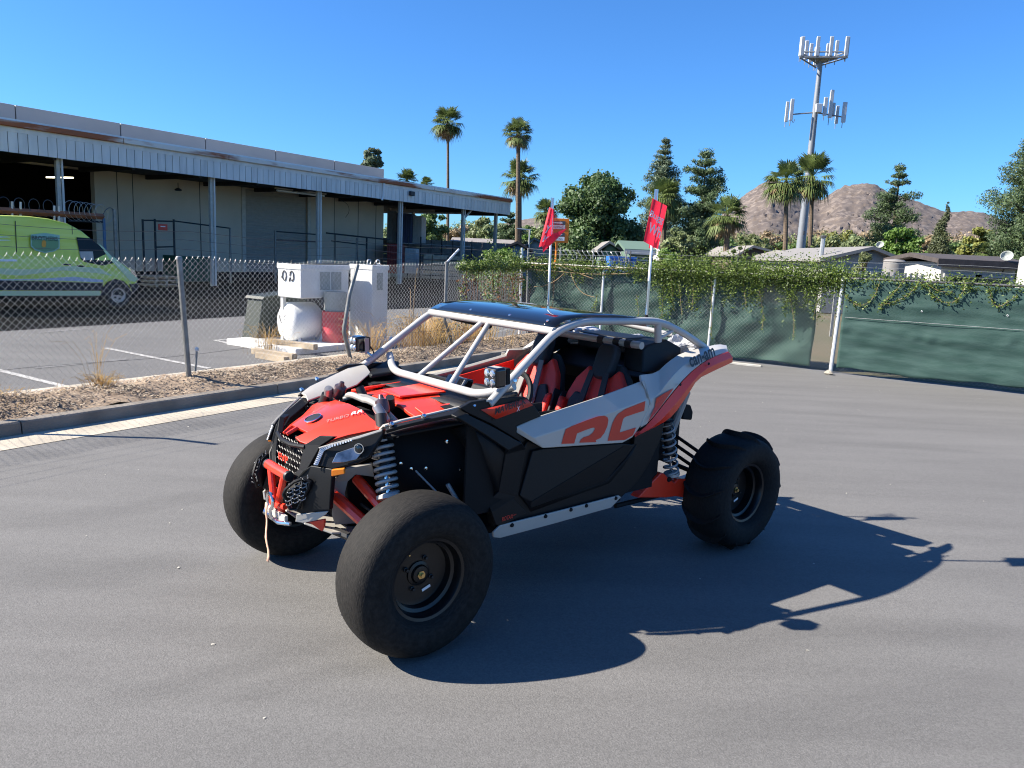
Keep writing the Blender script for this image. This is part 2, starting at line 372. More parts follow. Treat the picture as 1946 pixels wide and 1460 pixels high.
def rag(name, label, px, size, m, z=.0, seed=1, cat='litter'):
    c = gnd(*px, z); r = np.random.RandomState(seed); rows = [[(i*size-size*2+r.uniform(-.3, .3)*size, j*size*.6-size+r.uniform(-.3, .3)*size, r.uniform(.0, .35)*size+.004) for j in range(4)] for i in range(5)]
    o = MB().grid(rows).build(name, m, smooth=None, solid=.001); o.location = c; o.rotation_euler = (0, 0, r.uniform(0, 6)); return tag(o, label, cat)


# ================================================================== chain link fences
mat('galv', (0.42, 0.43, 0.43), 0.42, metal=0.55, var=0.15, vscale=8)
mat('galv_post', (0.21, 0.21, 0.20), 0.5, metal=0.4, var=0.2, vscale=9, vdet=8)
mat('galv_bright', (0.60, 0.61, 0.62), 0.4, metal=0.4, var=0.12, vscale=12)
mat('wire_dark', (0.10, 0.10, 0.105), 0.5, metal=0.5)
def wires(paths, r):                  # many thin 3-sided wires at once
    Vt = []; Ft = []; k = 0
    for P in paths:
        P = np.asarray(P, float); t = np.gradient(P, axis=0); t /= np.linalg.norm(t, axis=1)[:, None]+1e-9
        u = np.cross(t, [0.31, 0.17, 0.93]); u /= np.linalg.norm(u, axis=1)[:, None]+1e-9; w = np.cross(t, u); n = len(P)
        ring = np.stack([P+r*(u*math.cos(a)+w*math.sin(a)) for a in (0, 2.094, 4.189)], 1).reshape(-1, 3); Vt.append(ring)
        i = np.arange(n-1)[:, None]*3+k
        for a in range(3):
            b = (a+1) % 3; Ft.append(np.hstack([i+a, i+b, i+3+b, i+3+a]))
        k += n*3
    return np.vstack(Vt), np.vstack(Ft)
def chain_mesh(e, A, B, zb, zt, w=.0385, r=.0021, twist=True, m='galv', depth=.004, slump=None):
    A, B = np.array(A), np.array(B); L = np.linalg.norm(B-A); d = (B-A)/L; nrm = np.array([-d[1], d[0], 0]); paths = []
    rsx = np.random.RandomState(3)
    for i in range(int(L/w)+1):
        x0 = i*w; bz = zb(x0/L); tz = zt(x0/L); n = int((tz-bz)/w); pts = []
        for j in range(n+1):
            sg_ = 1 if (j+i) % 2 else -1; z = tz-j*w; x = x0+(w/2-.001)*sg_
            off = depth*sg_*(1 if i % 2 else -1)+.012*math.sin(x0*1.3+z*2)
            pts.append(A+d*x+nrm*off+np.array([0, 0, z]))
        if twist and i % 2: pts.insert(0, pts[0]+d*.008+np.array([0, 0, .020])); 
        paths.append(pts)
    Vt, Ft = wires(paths, r); o = fastmesh('wire_mesh', Vt, Ft, m, e); tag(o, kind='stuff'); return o
def post(e, pts, r, m='galv_post', cap=True, name='fence_post'):
    mb = MB().tube(fillet(pts, .05) if len(pts) > 2 else pts, r, 10); o = mb.build(name, m, e)
    return o
FN = 8.45
lf = thing('chain_link_fence', 'open galvanised chain-link fence with leaning posts along the dirt strip', 'fence')
zb = lambda t: .20; zt = lambda t: 1.66+.02*math.sin(t*40)+.012*math.sin(t*97)
sB = 11.0; sC, nC = 15.2, 9.5
chain_mesh(lf, SN(-4, FN), SN(sB, FN), zb, zt)
chain_mesh(lf, SN(sB, FN), SN(sC, nC), zb, lambda t: 1.70, twist=True)
def pt(px, py, n): return onplane(px, py, LN*n, LN)
post(lf, [SN(2.95, FN-.03, .1), SN(2.93, FN-.03, 1.70), SN(2.88, FN-.25, 2.0)], .028)
post(lf, [SN(.2, FN-.03, .1), SN(.2, FN-.03, 1.70)], .028); post(lf, [SN(-2.5, FN-.03, .1), SN(-2.5, FN-.03, 1.70)], .028)
p = [pt(359,716,FN-.04), pt(340,490,FN-.04)]; o = post(lf, p, .033)
MB().lathe([(.037,-.03),(.038,.0),(.03,.016),(0,.022)], p[1], (0,0,1), 12).build('post_cap', 'galv_post', o)
post(lf, [pt(668,690,FN-.05), pt(653,630,FN-.05), pt(664,560,FN-.05), pt(680,503,FN-.05)], .030)
post(lf, [pt(863,662,FN-.04), pt(845,610,FN-.04), pt(849,497,FN-.04)], .028)
post(lf, [pt(849,499,FN-.04), pt(872,474,FN-.10)], .020, m='galv_bright', name='barb_arm')
post(lf, [pt(371,706,FN-.15), pt(374,668,FN-.15)], .013, name='pipe_stub')
c = pt(374,664,FN-.15); MB().lathe([(.022,-.02),(.026,0),(.02,.02),(0,.026)], c, (0,0,1), 10).build('pipe_cap', 'galv_bright', lf)
for j, (dn, z) in enumerate(((-.06, 1.79), (-.15, 1.90), (-.24, 2.0))):
    pts = [SN(s, FN+dn+.01*math.sin(s), z-.05*math.sin(((s-.25) % 2.7)/2.7*math.pi)) for s in np.arange(-4, 11.1, .3)]
    MB().tube(pts, .0022, 4).build('barbed_wire', 'wire_dark', lf)
MB().tube([SN(s, FN, .50+.015*math.sin(s*2)) for s in np.arange(-4, 11.1, .5)], .002, 4).build('tension_wire', 'wire_dark', lf)

# right hand fence with green screen
rf = thing('screened_fence', 'chain-link fence with green screen sagging behind the mesh, overgrown by vines', 'fence')
FS = 15.2
chain_mesh(rf, SN(FS, nC), SN(FS, 2.56), lambda t: .03, lambda t: 1.72, twist=False, m='galv', r=.0014)
def ps(px, py, s=FS): return onplane(px, py, LD*s, LD)
post(rf, [ps(987,640,FS-.03)*np.array([1,1,0]), ps(992,471,FS-.03)], .032, 'galv_bright')
post(rf, [ps(1000,640,FS+.25)*np.array([1,1,0]), ps(1004,472,FS+.25)], .022, 'galv_post')
post(rf, [SN(FS-.03, 7.43, 0), SN(FS-.03, 7.43, 1.72)], .028, 'galv_bright'); post(rf, [SN(FS-.03, 4.98, 0), SN(FS-.03, 4.95, 1.72)], .028, 'galv_bright')
post(rf, [SN(FS-.05, 2.60, 0), SN(FS-.05, 2.56, 1.76)], .036, 'galv_bright')
MB().tube([SN(FS, nC, 1.73), SN(FS, 2.56, 1.75)], .018, 8).build('top_rail', 'galv_post', rf)
mat('screen_green', (0.018, 0.058, 0.048), 0.8, col2=(0.045, 0.094, 0.083), vscale=2.6, transl=0.25, vdet=12, stretch=(1, 1, 5), bump=0.5, bscale=30)
mat('screen_pale', (0.050, 0.105, 0.086), 0.8, alpha=0.78, col2=(0.020, 0.064, 0.052), vscale=1.6, transl=0.25, vdet=9)
def screen(name, s0, n0, n1, z0, z1, m, parent, seed, amp=.02, nx=70, nz=26, fn=None):
    r = np.random.RandomState(seed); ph = r.rand(8)*6; rows = []
    for j in range(nz+1):
        b = j/nz; row = []
        for i in range(nx+1):
            a = i/nx; n = n0+(n1-n0)*a; z = z0+(z1-z0)*b
            w = amp*(math.sin(n*2.1+ph[0]+z*1.2)+.6*math.sin(n*5.3+z*4.1+ph[1])+.35*math.sin(n*11+z*9+ph[2])+.25*math.sin(z*23+n*3+ph[3]))
            if fn: w += fn(a, b)
            if b == 0: z += .02*math.sin(n*3+ph[4])+.012*math.sin(n*9)
            row.append(SN(s0+w, n, z))
        rows.append(row)
    return MB().grid(rows).build(name, m, parent, smooth=80, solid=-.002)
def sag(a, b):                       # the loose cloth hangs in diagonal folds
    return .06*math.sin((a*11-b*7))*(1-b)+.035*math.sin(a*23+b*9)+.03*math.sin(a*47-b*16)*(1-b)
screen('screen_cloth', FS+.11, 9.35, 3.0, .06, 1.64, 'screen_pale', rf, 5, .022, nx=120, nz=40, fn=sag)
rg_ = thing('screened_gate', 'taut dark green screen panel hung over the right-hand end of the fence', 'fence panel')
screen('screen_cloth', FS-.10, 2.50, -4.5, .10, 1.74, 'screen_green', rg_, 8, .008, nx=170, nz=50, fn=lambda a, b: -.016*math.exp(-((b-.44+.03*math.sin(a*9))/.045)**2)*(.5+.5*math.sin(a*95+3*math.sin(a*31)))-.010*math.sin(b*17+a*2+math.sin(a*12))-.006*math.sin(b*41+a*13)-.05*max(0, .25-b)*math.sin(a*6))
MB().tube([SN(FS-.04, 2.56, 1.755), SN(FS-.04, -4.5, 1.80)], .024, 8).build('top_rail', 'wire_dark', rg_)
for n in (-.9, -4.3): post(rg_, [SN(FS+.02, n, 0), SN(FS+.02, n, 1.76)], .03)
MB().tube([SN(FS-.125, 2.45, 1.05), SN(FS-.125, -4.5, 1.08)], .004, 4).build('seam', 'galv', rg_)
chain_mesh(rg_, SN(FS, 2.5), SN(FS, -4.5), lambda t: .02, lambda t: 1.74, twist=False, r=.0018)
for px in ((1752,592), (1915,600)):
    q = ps(*px, FS-.115); MB().lathe([(.009,0),(.012,.003),(.016,0)], q, -LD, 10).build('grommet', 'galv_bright', rg_)
for px, a, b in ((1605,465,500), (1855,545,478), (1357,490,520)):
    pass
# picket posts carrying wire above the screen
for n, h in ((-.35, 2.15), (4.6, 2.05), (6.9, 2.1)): post(rf, [SN(FS+.1, n, 1.6), SN(FS+.02, n-.05, h)], .012, 'wire_dark', name='barb_arm')
for z in (1.86, 1.97, 2.06):
    MB().tube([SN(FS+.1, n, z+.012*math.sin(n*2)) for n in np.arange(-4.5, 9.6, .4)], .0022, 4).build('barbed_wire', 'galv', rf)
# coil of razor wire behind the corner
rw_ = thing('razor_wire', 'coil of razor wire above the vines behind the left flag', 'wire coil')
A, B = atY(1065, 482, 26), atY(1190, 488, 26); d = (B-A)
pts = [A+d*t+np.array([0, .16*math.cos(t*14*2*math.pi), .16*math.sin(t*14*2*math.pi)])*1.0+d/np.linalg.norm(d)*.12*math.cos(t*14*2*math.pi+1) for t in np.linspace(0, 1, 14*16)]
MB().tube(pts, .006, 4).build('coil', 'galv', rw_)
for t in (0, .5, 1): MB().tube([(A+d*t)*np.array([1,1,0]), A+d*t+np.array([0,0,.2])], .03, 6).build('support_post', 'galv_post', rw_)

# ================================================================== vines and weeds
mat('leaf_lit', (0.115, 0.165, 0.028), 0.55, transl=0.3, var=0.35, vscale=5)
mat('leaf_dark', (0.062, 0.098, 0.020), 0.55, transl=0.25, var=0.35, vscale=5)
mat('leaf_brown', (0.16, 0.075, 0.035), 0.8, transl=0.2, var=0.35, vscale=6)
mat('vine_stem', (0.24, 0.17, 0.09), 0.85, var=0.3)
mat('straw', (0.46, 0.30, 0.10), 0.8, var=0.35, vscale=4, transl=0.2)
mat('twig', (0.30, 0.20, 0.10), 0.85, var=0.3)
def leaves(P, size, seed, droop=.3, aspect=.6, nrm=None, spread=1.0):
    r = np.random.RandomState(seed); P = np.asarray(P); n = len(P)
    d = r.normal(size=(n, 3)); d[:, 2] = d[:, 2]*.7-droop; d /= np.linalg.norm(d, axis=1)[:, None]
    q = r.normal(size=(n, 3)); 
    if nrm is not None: q = q*spread+np.array(nrm)
    e = np.cross(d, q); e /= np.linalg.norm(e, axis=1)[:, None]+1e-9
    L = (size*r.uniform(.6, 1.3, n))[:, None]; w = L*aspect*.5; nn_ = np.cross(d, e)
    v = np.stack([P, P+d*L*.45+e*w+nn_*L*.06, P+d*L, P+d*L*.45-e*w+nn_*L*.06], 1).reshape(-1, 3)
    f = np.arange(n*4).reshape(-1, 4); return v, f
def leafobj(name, P, size, m, parent, seed, **k):
    v, f = leaves(P, size, seed, **k); return fastmesh(name, v, f, m, parent)
vn = thing('vine', 'leafy green vine draped over the top of the screened fence and hanging down', 'vine')
r = np.random.RandomState(31)
def npx(px): return to_sn(ps(px, 540))[1]
Pl, Pd, Pb = [], [], []
hang = [(885, .35), (940, .62), (990, .35), (1010, .30), (1060, .25), (1110, .30), (1140, .22), (1175, .15), (1230, .25), (1260, .95), (1300, .72), (1340, .55), (1380, .45), (1420, .62), (1460, .35), (1490, .52), (1530, .70), (1560, .62), (1590, .65), (1612, .45), (1640, .12), (1700, .10), (1946, .08), (2300, .1)]
hx_ = [h[0] for h in hang]; hz_ = [h[1] for h in hang]
topd = [(885, .3), (985, .6), (1010, .35), (1180, .35), (1235, .6), (1260, 1.3), (1600, 1.4), (1630, .55), (1690, .30), (1760, .28), (1946, .22), (2200, .3)]
for px in np.arange(1000, 2200, 1.0):
    n = npx(px); dn = np.interp(px, [t[0] for t in topd], [t[1] for t in topd]); hh = np.interp(px, hx_, hz_)*(1+.35*math.sin(px*.11)+.25*math.sin(px*.37))
    for k in range(r.poisson(19.0*dn)):                                    # cap along the wires
        z = 1.70+abs(r.normal(0, .14))*(1.35 if 1240 < px < 1610 else .75); Pl.append(SN(FS+r.normal(.05, .13), n+r.normal(0, .02), z))
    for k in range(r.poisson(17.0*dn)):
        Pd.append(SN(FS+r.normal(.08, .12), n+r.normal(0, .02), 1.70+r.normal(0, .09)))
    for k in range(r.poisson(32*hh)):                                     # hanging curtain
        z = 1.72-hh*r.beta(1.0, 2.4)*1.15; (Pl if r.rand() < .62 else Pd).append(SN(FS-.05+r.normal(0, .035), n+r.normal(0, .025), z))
# tendrils
def tendril(pts, dens, spread=.028, s=FS-.14):
    pts = chaikin([ps(*q, s) for q in pts], 2); MB().tube(pts, .004, 5).build('tendril', 'vine_stem', vn)
    for a, b in zip(pts[:-1], pts[1:]):
        L = np.linalg.norm(b-a)
        for k in range(max(1, r.poisson(L*dens))): Pl.append(a+(b-a)*r.rand()+r.normal(0, spread, 3)*np.array([.6, .6, 1]))
for q in ([(1605,560), (1630,585), (1660,570), (1672,535)], [(1670,590), (1680,575), (1705,550), (1720,530)], [(1670,580), (1700,575), (1730,558), (1748,535)], [(1748,535), (1770,560), (1795,578), (1820,572), (1835,545), (1832,530)],
          [(1880,548), (1884,572), (1896,585), (1915,575), (1932,562)], [(1762,540), (1785,555), (1810,555)]): tendril(q, 150)
for q in ([(1352,500), (1352,640)], [(1135,560), (1128,590), (1128,604)], [(1210,560), (1214,600)], [(1440,540), (1452,600), (1448,625)], [(1500,560), (1510,610), (1507,640)], [(1555,560), (1545,610)], [(1412,530), (1418,585)], [(1320,520), (1315,590)], [(1290,530), (1296,600)], [(1262,520), (1258,600)], [(1275,520), (1280,590)]): tendril(q, 80, .035, FS-.06)
for q in ([(1072,520), (1055,535), (1032,545), (1015,545)], [(1085,520), (1095,545), (1110,560), (1130,565)], [(1010,505), (1060,500), (1110,510), (1160,512), (1210,508)], [(1050,498), (1100,520), (1128,530)], [(1000,512), (1050,515), (1120,522), (1200,520)]):
    MB().tube(chaikin([ps(*t, FS-.08) for t in q], 2), .008, 6).build('dry_stem', 'vine_stem', vn)
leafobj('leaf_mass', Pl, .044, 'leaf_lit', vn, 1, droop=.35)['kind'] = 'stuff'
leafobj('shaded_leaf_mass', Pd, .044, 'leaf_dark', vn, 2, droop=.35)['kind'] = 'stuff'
# creeper on the open fence left of the corner
cv = thing('creeper', 'straggling creeper with dry brown stems on the open fence beside the corner post', 'vine')
Pl, Pd, Pb = [], [], []
for k in range(5200):
    t = r.rand(); s = sB+.35+(sC-sB-.3)*t; n = FN+(nC-FN)*(s-sB)/(sC-sB)
    lump = .5+.5*math.sin(t*16+1)+.3*math.sin(t*37)
    if r.rand() < .62: z = 1.60+abs(r.normal(0, .15))*(.5+.8*lump)*min(1, t*3+.2)
    else: z = 1.72-r.beta(1, 1.6)*1.25*max(.15, lump)
    p = SN(s+r.normal(0, .03), n+r.normal(-.03, .05), z); (Pb if (z < 1.5 and r.rand() < .42) else Pl if r.rand() < .45 else Pd).append(p)
for k in range(26):
    t = r.rand(); s = sB+.5+(sC-sB-.6)*t; n = FN+(nC-FN)*(s-sB)/(sC-sB)-.03
    MB().tube(chaikin([SN(s, n, 1.7), SN(s+r.normal(0, .06), n, 1.3), SN(s+r.normal(0, .08), n, 1.7-r.uniform(.5, 1.3))], 1), .005, 5).build('dry_stem', 'leaf_brown', cv)
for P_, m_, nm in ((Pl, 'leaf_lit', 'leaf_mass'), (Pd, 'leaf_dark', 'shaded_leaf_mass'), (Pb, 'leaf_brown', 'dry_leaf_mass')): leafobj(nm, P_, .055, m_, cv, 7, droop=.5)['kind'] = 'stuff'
def clump(name, label, s, n, h, cnt, spread, seed, m='straw', lean=.5, rad=.0022, cat='dry grass', z0=None):
    q = np.random.RandomState(seed); paths = []
    for i in range(cnt):
        a = q.uniform(0, 6.28); rr = abs(q.normal(0, spread)); b = SN(s, n, dirt_z(s, n) if z0 is None else z0)+np.array([rr*math.cos(a), rr*math.sin(a), 0]); H = h*q.uniform(.4, 1.1); d = np.array([math.cos(a), math.sin(a), 0])*H*lean*q.uniform(.2, 1.2)
        paths.append([b, b+d*.25+np.array([0, 0, H*.5]), b+d*.7+np.array([0, 0, H*.85]), b+d*1.2+np.array([0, 0, H*q.uniform(.75, 1.0)])])
    v, f = wires(paths, rad); o = fastmesh(name, v, f, m); return tag(o, label, cat, kind='stuff')
clump('dry_grass', 'big tangle of golden dry grass behind the buggy roof beside the tall cabinet', 10.9, 8.9, .62, 420, .34, 3, rad=.003)
clump('dry_grass', 'golden dry grass between the tall cabinet and the bent fence post', 9.7, 9.1, .60, 170, .22, 4)
clump('dry_grass', 'dry grass tuft growing against the green transformer box', 9.0, 10.9, .5, 110, .2, 5, z0=0)
clump('dry_grass', 'small golden grass tuft at the fence foot left of the leaning post', 4.75, 8.62, .16, 130, .10, 6, lean=.9)
clump('dry_grass', 'low golden grass edging the yard at the far left', 3.6, 8.75, .10, 160, .35, 8, lean=.9)
clump('dry_grass', 'tall dry weed stalk standing in front of the right fence post with the bent arm', 10.2, 8.62, 1.35, 5, .03, 9, lean=.06, rad=.007, m='twig')
clump('dry_grass', 'thin dry weed with branching stems growing through the fence left of the leaning post', 4.75, 8.7, .75, 16, .05, 10, lean=.55, rad=.0016)
clump('dry_grass', 'bare pale twig standing against the mesh at the far left', 3.55, 8.5, .5, 3, .02, 12, lean=.12, rad=.004, m='litter_pale')
clump('dry_grass', 'heap of dry grass behind the windscreen frame of the buggy', 12.2, 8.8, .5, 320, .45, 14, rad=.003)
st = thing('tree_stump', 'weathered tree stump in the dry grass behind the buggy windscreen', 'stump', SN(11.35, 9.0, .0))
pr = MB(); pr.lathe([(.24, 0), (.20, .25), (.17, .62), (.15, .66), (0, .65)], (0,0,0), (0,0,1), 14); pr.build('trunk', 'twig', st, smooth=50)
mat('rubble', (0.30, 0.27, 0.22), 0.9, var=0.25, vscale=5)
def rock(name, label, pos, size, seed, group=None):
    q = np.random.RandomState(seed); bm = bmesh.new(); bmesh.ops.create_icosphere(bm, subdivisions=2, radius=1)
    for v in bm.verts: k = 1+q.normal(0, .12); v.co = Vector((v.co.x*size[0]*k, v.co.y*size[1]*k, v.co.z*size[2]*k))
    me = bpy.data.meshes.new(name); bm.to_mesh(me); bm.free(); me.materials.append(MATS['rubble']); o = bpy.data.objects.new(name, me); COL.objects.link(o); o.location = Vector(pos); o.rotation_euler = (0, 0, q.uniform(0, 6)); return tag(o, label, 'stone', group)
for i, (px, sz) in enumerate((((1575,709), .10), ((1010,690), .07), ((1050,683), .05), ((900,660), .12))):
    rock('stone', ('pale rubble block at the foot of the fence gate post', 'small pale stone on the dirt seen under the buggy roof', 'tiny stone on the dirt beside the passenger headrest', 'concrete lump by the stump behind the windscreen')[i], gnd(*px, .03 if i == 0 else .15), (sz, sz*.7, sz*.5), i+3)
wd = MB().box((0, 0, .02), (.9, .12, .035)).build('white_board', 'pale_chip', bevel=.004); wd.location = gnd(1400, 693); wd.rotation_euler = (0, .02, LOT-R(78)); tag(wd, 'white board lying at the fence foot behind the buggy tail', 'board')
REF = (0, 0, .72)
# ================================================================== the buggy
mat('body_grey', (0.44, 0.415, 0.37), 0.32, var=0.03, coat=0.35)
mat('body_red', (0.78, 0.040, 0.014), 0.34, coat=0.3, var=0.05)
mat('decal_red', (0.62, 0.040, 0.018), 0.4)
mat('black_plastic', (0.0055, 0.006, 0.007), 0.5, spec=0.28, bump=0.12, bscale=400, var=0.12)
mat('dark_plastic', (0.006, 0.006, 0.0068), 0.7, spec=0.25)
mat('alloy', (0.30, 0.29, 0.29), 0.35, metal=0.6)
mat('bronze_cap', (0.10, 0.07, 0.08), 0.35, metal=0.6)
mat('gloss_black', (0.006, 0.007, 0.009), 0.06, coat=0.6)
mat('cage_grey', (0.42, 0.41, 0.395), 0.4, metal=0.15, var=0.03)
mat('chassis_grey', (0.30, 0.285, 0.26), 0.5, var=0.08)
mat('spring_grey', (0.34, 0.33, 0.32), 0.42, metal=0.2)
mat('rim_black', (0.0045, 0.0045, 0.005), 0.35)
mat('chrome', (0.75, 0.75, 0.76), 0.18, metal=1.0)
mat('brass', (0.62, 0.45, 0.20), 0.3, metal=1.0)
mat('white_sticker', (0.8, 0.8, 0.8), 0.5)
mat('amber', (0.85, 0.22, 0.01), 0.25, coat=0.5)
mat('lens_glass', (0.55, 0.62, 0.70), 0.06, metal=0.75, coat=0.6, var=0.5, vscale=40)
mat('headlamp', (0.05, 0.065, 0.085), 0.05, metal=0.55, coat=1.0, col2=(0.30, 0.34, 0.40), vscale=14)
mat('led_white', (0.78, 0.82, 0.86), 0.15, coat=0.5)
mat('seat_red', (0.80, 0.034, 0.018), 0.55, bump=0.15, bscale=120, var=0.08)
mat('seat_black', (0.020, 0.020, 0.023), 0.62, bump=0.15, bscale=150)
mat('strap_grey', (0.20, 0.195, 0.19), 0.7, bump=0.3, bscale=300, var=0.1)
mat('winch_strap', (0.62, 0.36, 0.25), 0.7, var=0.1)
mat('flag_red', (0.72, 0.020, 0.045), 0.65, transl=0.3, var=0.06)
mat('flag_white', (0.82, 0.74, 0.74), 0.7)
mat('text_dark', (0.012, 0.014, 0.02), 0.5)
mat('text_red', (0.62, 0.04, 0.02), 0.5)
mat('plastic_wrap', (0.42, 0.42, 0.43), 0.25, coat=0.3, bump=0.6, bscale=25)
mat('dull_rim', (0.014, 0.014, 0.015), 0.5)

def tyre_mat(name, base, light):
    m = bpy.data.materials.new(name); m.use_nodes = True; MATS[name] = m; t = m.node_tree; b = t.nodes['Principled BSDF']
    tc = t.nodes.new('ShaderNodeTexCoord'); sx = t.nodes.new('ShaderNodeSeparateXYZ'); t.links.new(tc.outputs['Object'], sx.inputs[0])
    n = t.nodes.new('ShaderNodeTexNoise'); n.inputs['Scale'].default_value = 34; n.inputs['Detail'].default_value = 5; n.inputs['Roughness'].default_value = 0.65
    mp = t.nodes.new('ShaderNodeMapping'); mp.inputs['Scale'].default_value = (1, 5, 1)
    t.links.new(tc.outputs['Object'], mp.inputs[0]); t.links.new(mp.outputs[0], n.inputs[0])
    r = t.nodes.new('ShaderNodeValToRGB'); r.color_ramp.elements[0].position = 0.36; r.color_ramp.elements[1].position = 0.74
    r.color_ramp.elements[0].color = (*base, 1); r.color_ramp.elements[1].color = (*light, 1)
    t.links.new(n.outputs['Fac'], r.inputs[0]); t.links.new(r.outputs[0], b.inputs['Base Color'])
    b.inputs['Roughness'].default_value = 0.78; b.inputs['Specular IOR Level'].default_value = 0.25
    n2 = t.nodes.new('ShaderNodeTexNoise'); n2.inputs['Scale'].default_value = 45; n2.inputs['Detail'].default_value = 4
    t.links.new(mp.outputs[0], n2.inputs[0])
    bp = t.nodes.new('ShaderNodeBump'); bp.inputs['Strength'].default_value = 0.6; bp.inputs['Distance'].default_value = 0.004
    t.links.new(n2.outputs['Fac'], bp.inputs['Height']); t.links.new(bp.outputs[0], b.inputs['Normal'])
tyre_mat('tyre_smooth', (0.006, 0.0058, 0.0056), (0.024, 0.0215, 0.019))
tyre_mat('tyre_paddle', (0.006, 0.006, 0.0065), (0.016, 0.0155, 0.015))

BUG = thing('sand_buggy', 'grey, red and black two-seat sand buggy with roll cage and smooth front tyres', 'buggy', vO, math.atan2(vF[1], vF[0]))
def part(name, mb, m, parent=None, both=False, **k):
    o = mb.build(name, m, parent or BUG, **k)
    if both: return o, mb.mirror().build(name, m, parent or BUG, **k)
    return o
# ---- wheels
TR = 0.394
def wheel(x, y, side, paddle):
    e = bpy.data.objects.new('wheel', None); COL.objects.link(e); e.parent = BUG; e.location = (x, y, TR-0.006)
    ax = (0, side, 0); w = 0.166 if paddle else 0.146; ri = 0.196
    # tyre cross section: bead, sidewall bulge, tread
    pr = []
    if paddle: sec = [(ri, .62), (ri+.012, .78), (.235, .94), (.285, 1.0), (.330, .97), (.356, .84), (.370, .62), (.377, .3), (.379, 0)]
    else: sec = [(ri, .66), (ri+.014, .80), (.235, .95), (.280, 1.0), (.325, .97), (.358, .85), (.379, .66), (.390, .36), (.394, 0)]
    full = [(r, t*w) for r, t in sec]+[(r, -t*w) for r, t in reversed(sec[:-1])]
    full = [tuple(p) for p in chaikin([(r, h, 0) for r, h in full], 1)]
    b = MB().lathe([(p[0], p[1]) for p in full], (0,0,0), ax, 72)
    b.build('tyre', 'tyre_paddle' if paddle else 'tyre_smooth', e, smooth=60)
    if paddle:
        u, wv, t = frame(ax)
        for k in range(13):
            a0 = 2*math.pi*k/13; rows = []
            for j in range(13):
                q = -1+2*j/12; h = q*w*0.93; bow = 0.20*(1-q*q)*1.0
                rad = 0.379-0.050*abs(q)**3.4; hh = 0.032*(1-0.25*abs(q)**3)
                an = a0+bow
                def P(r, da): return u*math.cos(an+da)*r+wv*math.sin(an+da)*r+t*h
                rows.append([P(rad-.012, -.045), P(rad+hh*.6, -.020), P(rad+hh, -.004), P(rad+hh, .010), P(rad-.012, .040)])
            mb = MB().grid(rows); mb.f.append((0,1,2,3,4)); mb.f.append(tuple(12*5+i for i in (4,3,2,1,0)))
            mb.build('tread_paddle', 'tyre_paddle', e, smooth=50)
    dp = 0.060 if not paddle else 0.075          # depth of the disc behind the rim lip
    lip = w*0.66
    rim = MB().lathe([(ri+.004, lip-.012), (ri+.010, lip), (ri+.004, lip+.006), (ri-.010, lip+.002), (ri-.018, lip-.014), (ri-.020, lip-.045), (ri-.036, lip-.052), (ri-.040, lip-dp-.03), (ri-.06, lip-dp-.034), (.02, lip-dp-.03)], (0,0,0), ax, 48)
    rim.build('rim', 'rim_black', e, smooth=30)
    MB().lathe([(ri+.004, -lip+.012), (ri+.008, -lip), (ri-.012, -lip+.004), (ri-.03, -lip+.05), (ri-.04, 0.0)], (0,0,0), ax, 40).build('rim_barrel', 'dull_rim', e)
    zf = lip-dp-.03
    MB().lathe([(.062, zf-.004), (.060, zf+.006), (.046, zf+.010), (.040, zf+.022), (.030, zf+.024), (.0, zf+.024)], (0,0,0), ax, 24).build('hub', 'rim_black', e)
    MB().lathe([(.021, zf+.020), (.021, zf+.030), (.012, zf+.030), (.011, zf+.044), (0, zf+.044)], (0,0,0), ax, 6).build('hub_nut', 'brass', e, smooth=None)
    u, wv, t = frame(ax)
    for k in range(4):
        an = math.pi/4+k*math.pi/2+.35; c = (u*math.cos(an)+wv*math.sin(an))*.078
        MB().lathe([(.013, zf-.002), (.013, zf+.004), (.009, zf+.006), (.008, zf+.020), (0, zf+.021)], c, ax, 6).build('lug_nut', 'dull_rim', e, smooth=None)
    # white sticker on the disc
    fx = np.array([-side*0.0-1.0, 0, 0.0]); fx = np.array([-1.0, 0, 0.35]); fx /= np.linalg.norm(fx); fz = np.array([0.35, 0, 1.0]); fz /= np.linalg.norm(fz)
    if side > 0:
        c = np.array([-.045, zf+.002, -.085])+np.array([0, .001, 0])
        MB().box(c, (.048, .014, .0015), ax=(fx, fz, (0, 1, 0))).build('rim_sticker', 'white_sticker', e, smooth=None)
    # tyre valve
    c = (u*math.cos(2.1)+wv*math.sin(2.1))*.125
    MB().tube([c+t*(zf), c+t*(zf+.022)], .004, 6).build('valve_stem', 'brass', e)
    return e
for sd in (1, -1):
    wheel(1.285, sd*0.730, sd, False); wheel(-1.245, sd*0.735, sd, True)

# ---- doors: grey upper panel, black lower panel
def grp(name):
    e = bpy.data.objects.new(name, None); COL.objects.link(e); e.parent = BUG; return e
doors = {1: grp('door'), -1: grp('door')}
Y1 = 0.712
T = [V('D',303,938,.665), V('D',450,868,.655), V('D',920,715,.648), V('D',1188,615,.645), V('D',1222,632,.665)]
Cc = [V('D',425,1020,Y1), V('D',660,945,Y1), V('D',1000,830,Y1), V('D',1230,750,Y1)]
Bb = [V('D',495,1094,Y1), V('D',1060,1056,Y1), V('D',1130,1018,Y1), V('D',1182,945,Y1), V('D',1246,800,Y1)]
F0 = V('D',306,986,.672)
upper = MB().add(T+Cc+Bb+[F0], [(0,1,6,5), (1,2,7,6), (2,3,4,8,7), (5,6,7,8,13,12,11,10,9), (0,5,9,14)])
lowpts = [V('F',940,520,.672), V('F',1030,499,.675), V('F',1690,457,.675), V('F',1790,467,.672), V('F',1705,590,.670), V('F',1560,772,.668), V('F',1280,872,.668), V('F',920,1002,.662), V('F',832,895,.668)]
cr = [V('F',930,945,.684), V('F',1700,482,.684)]
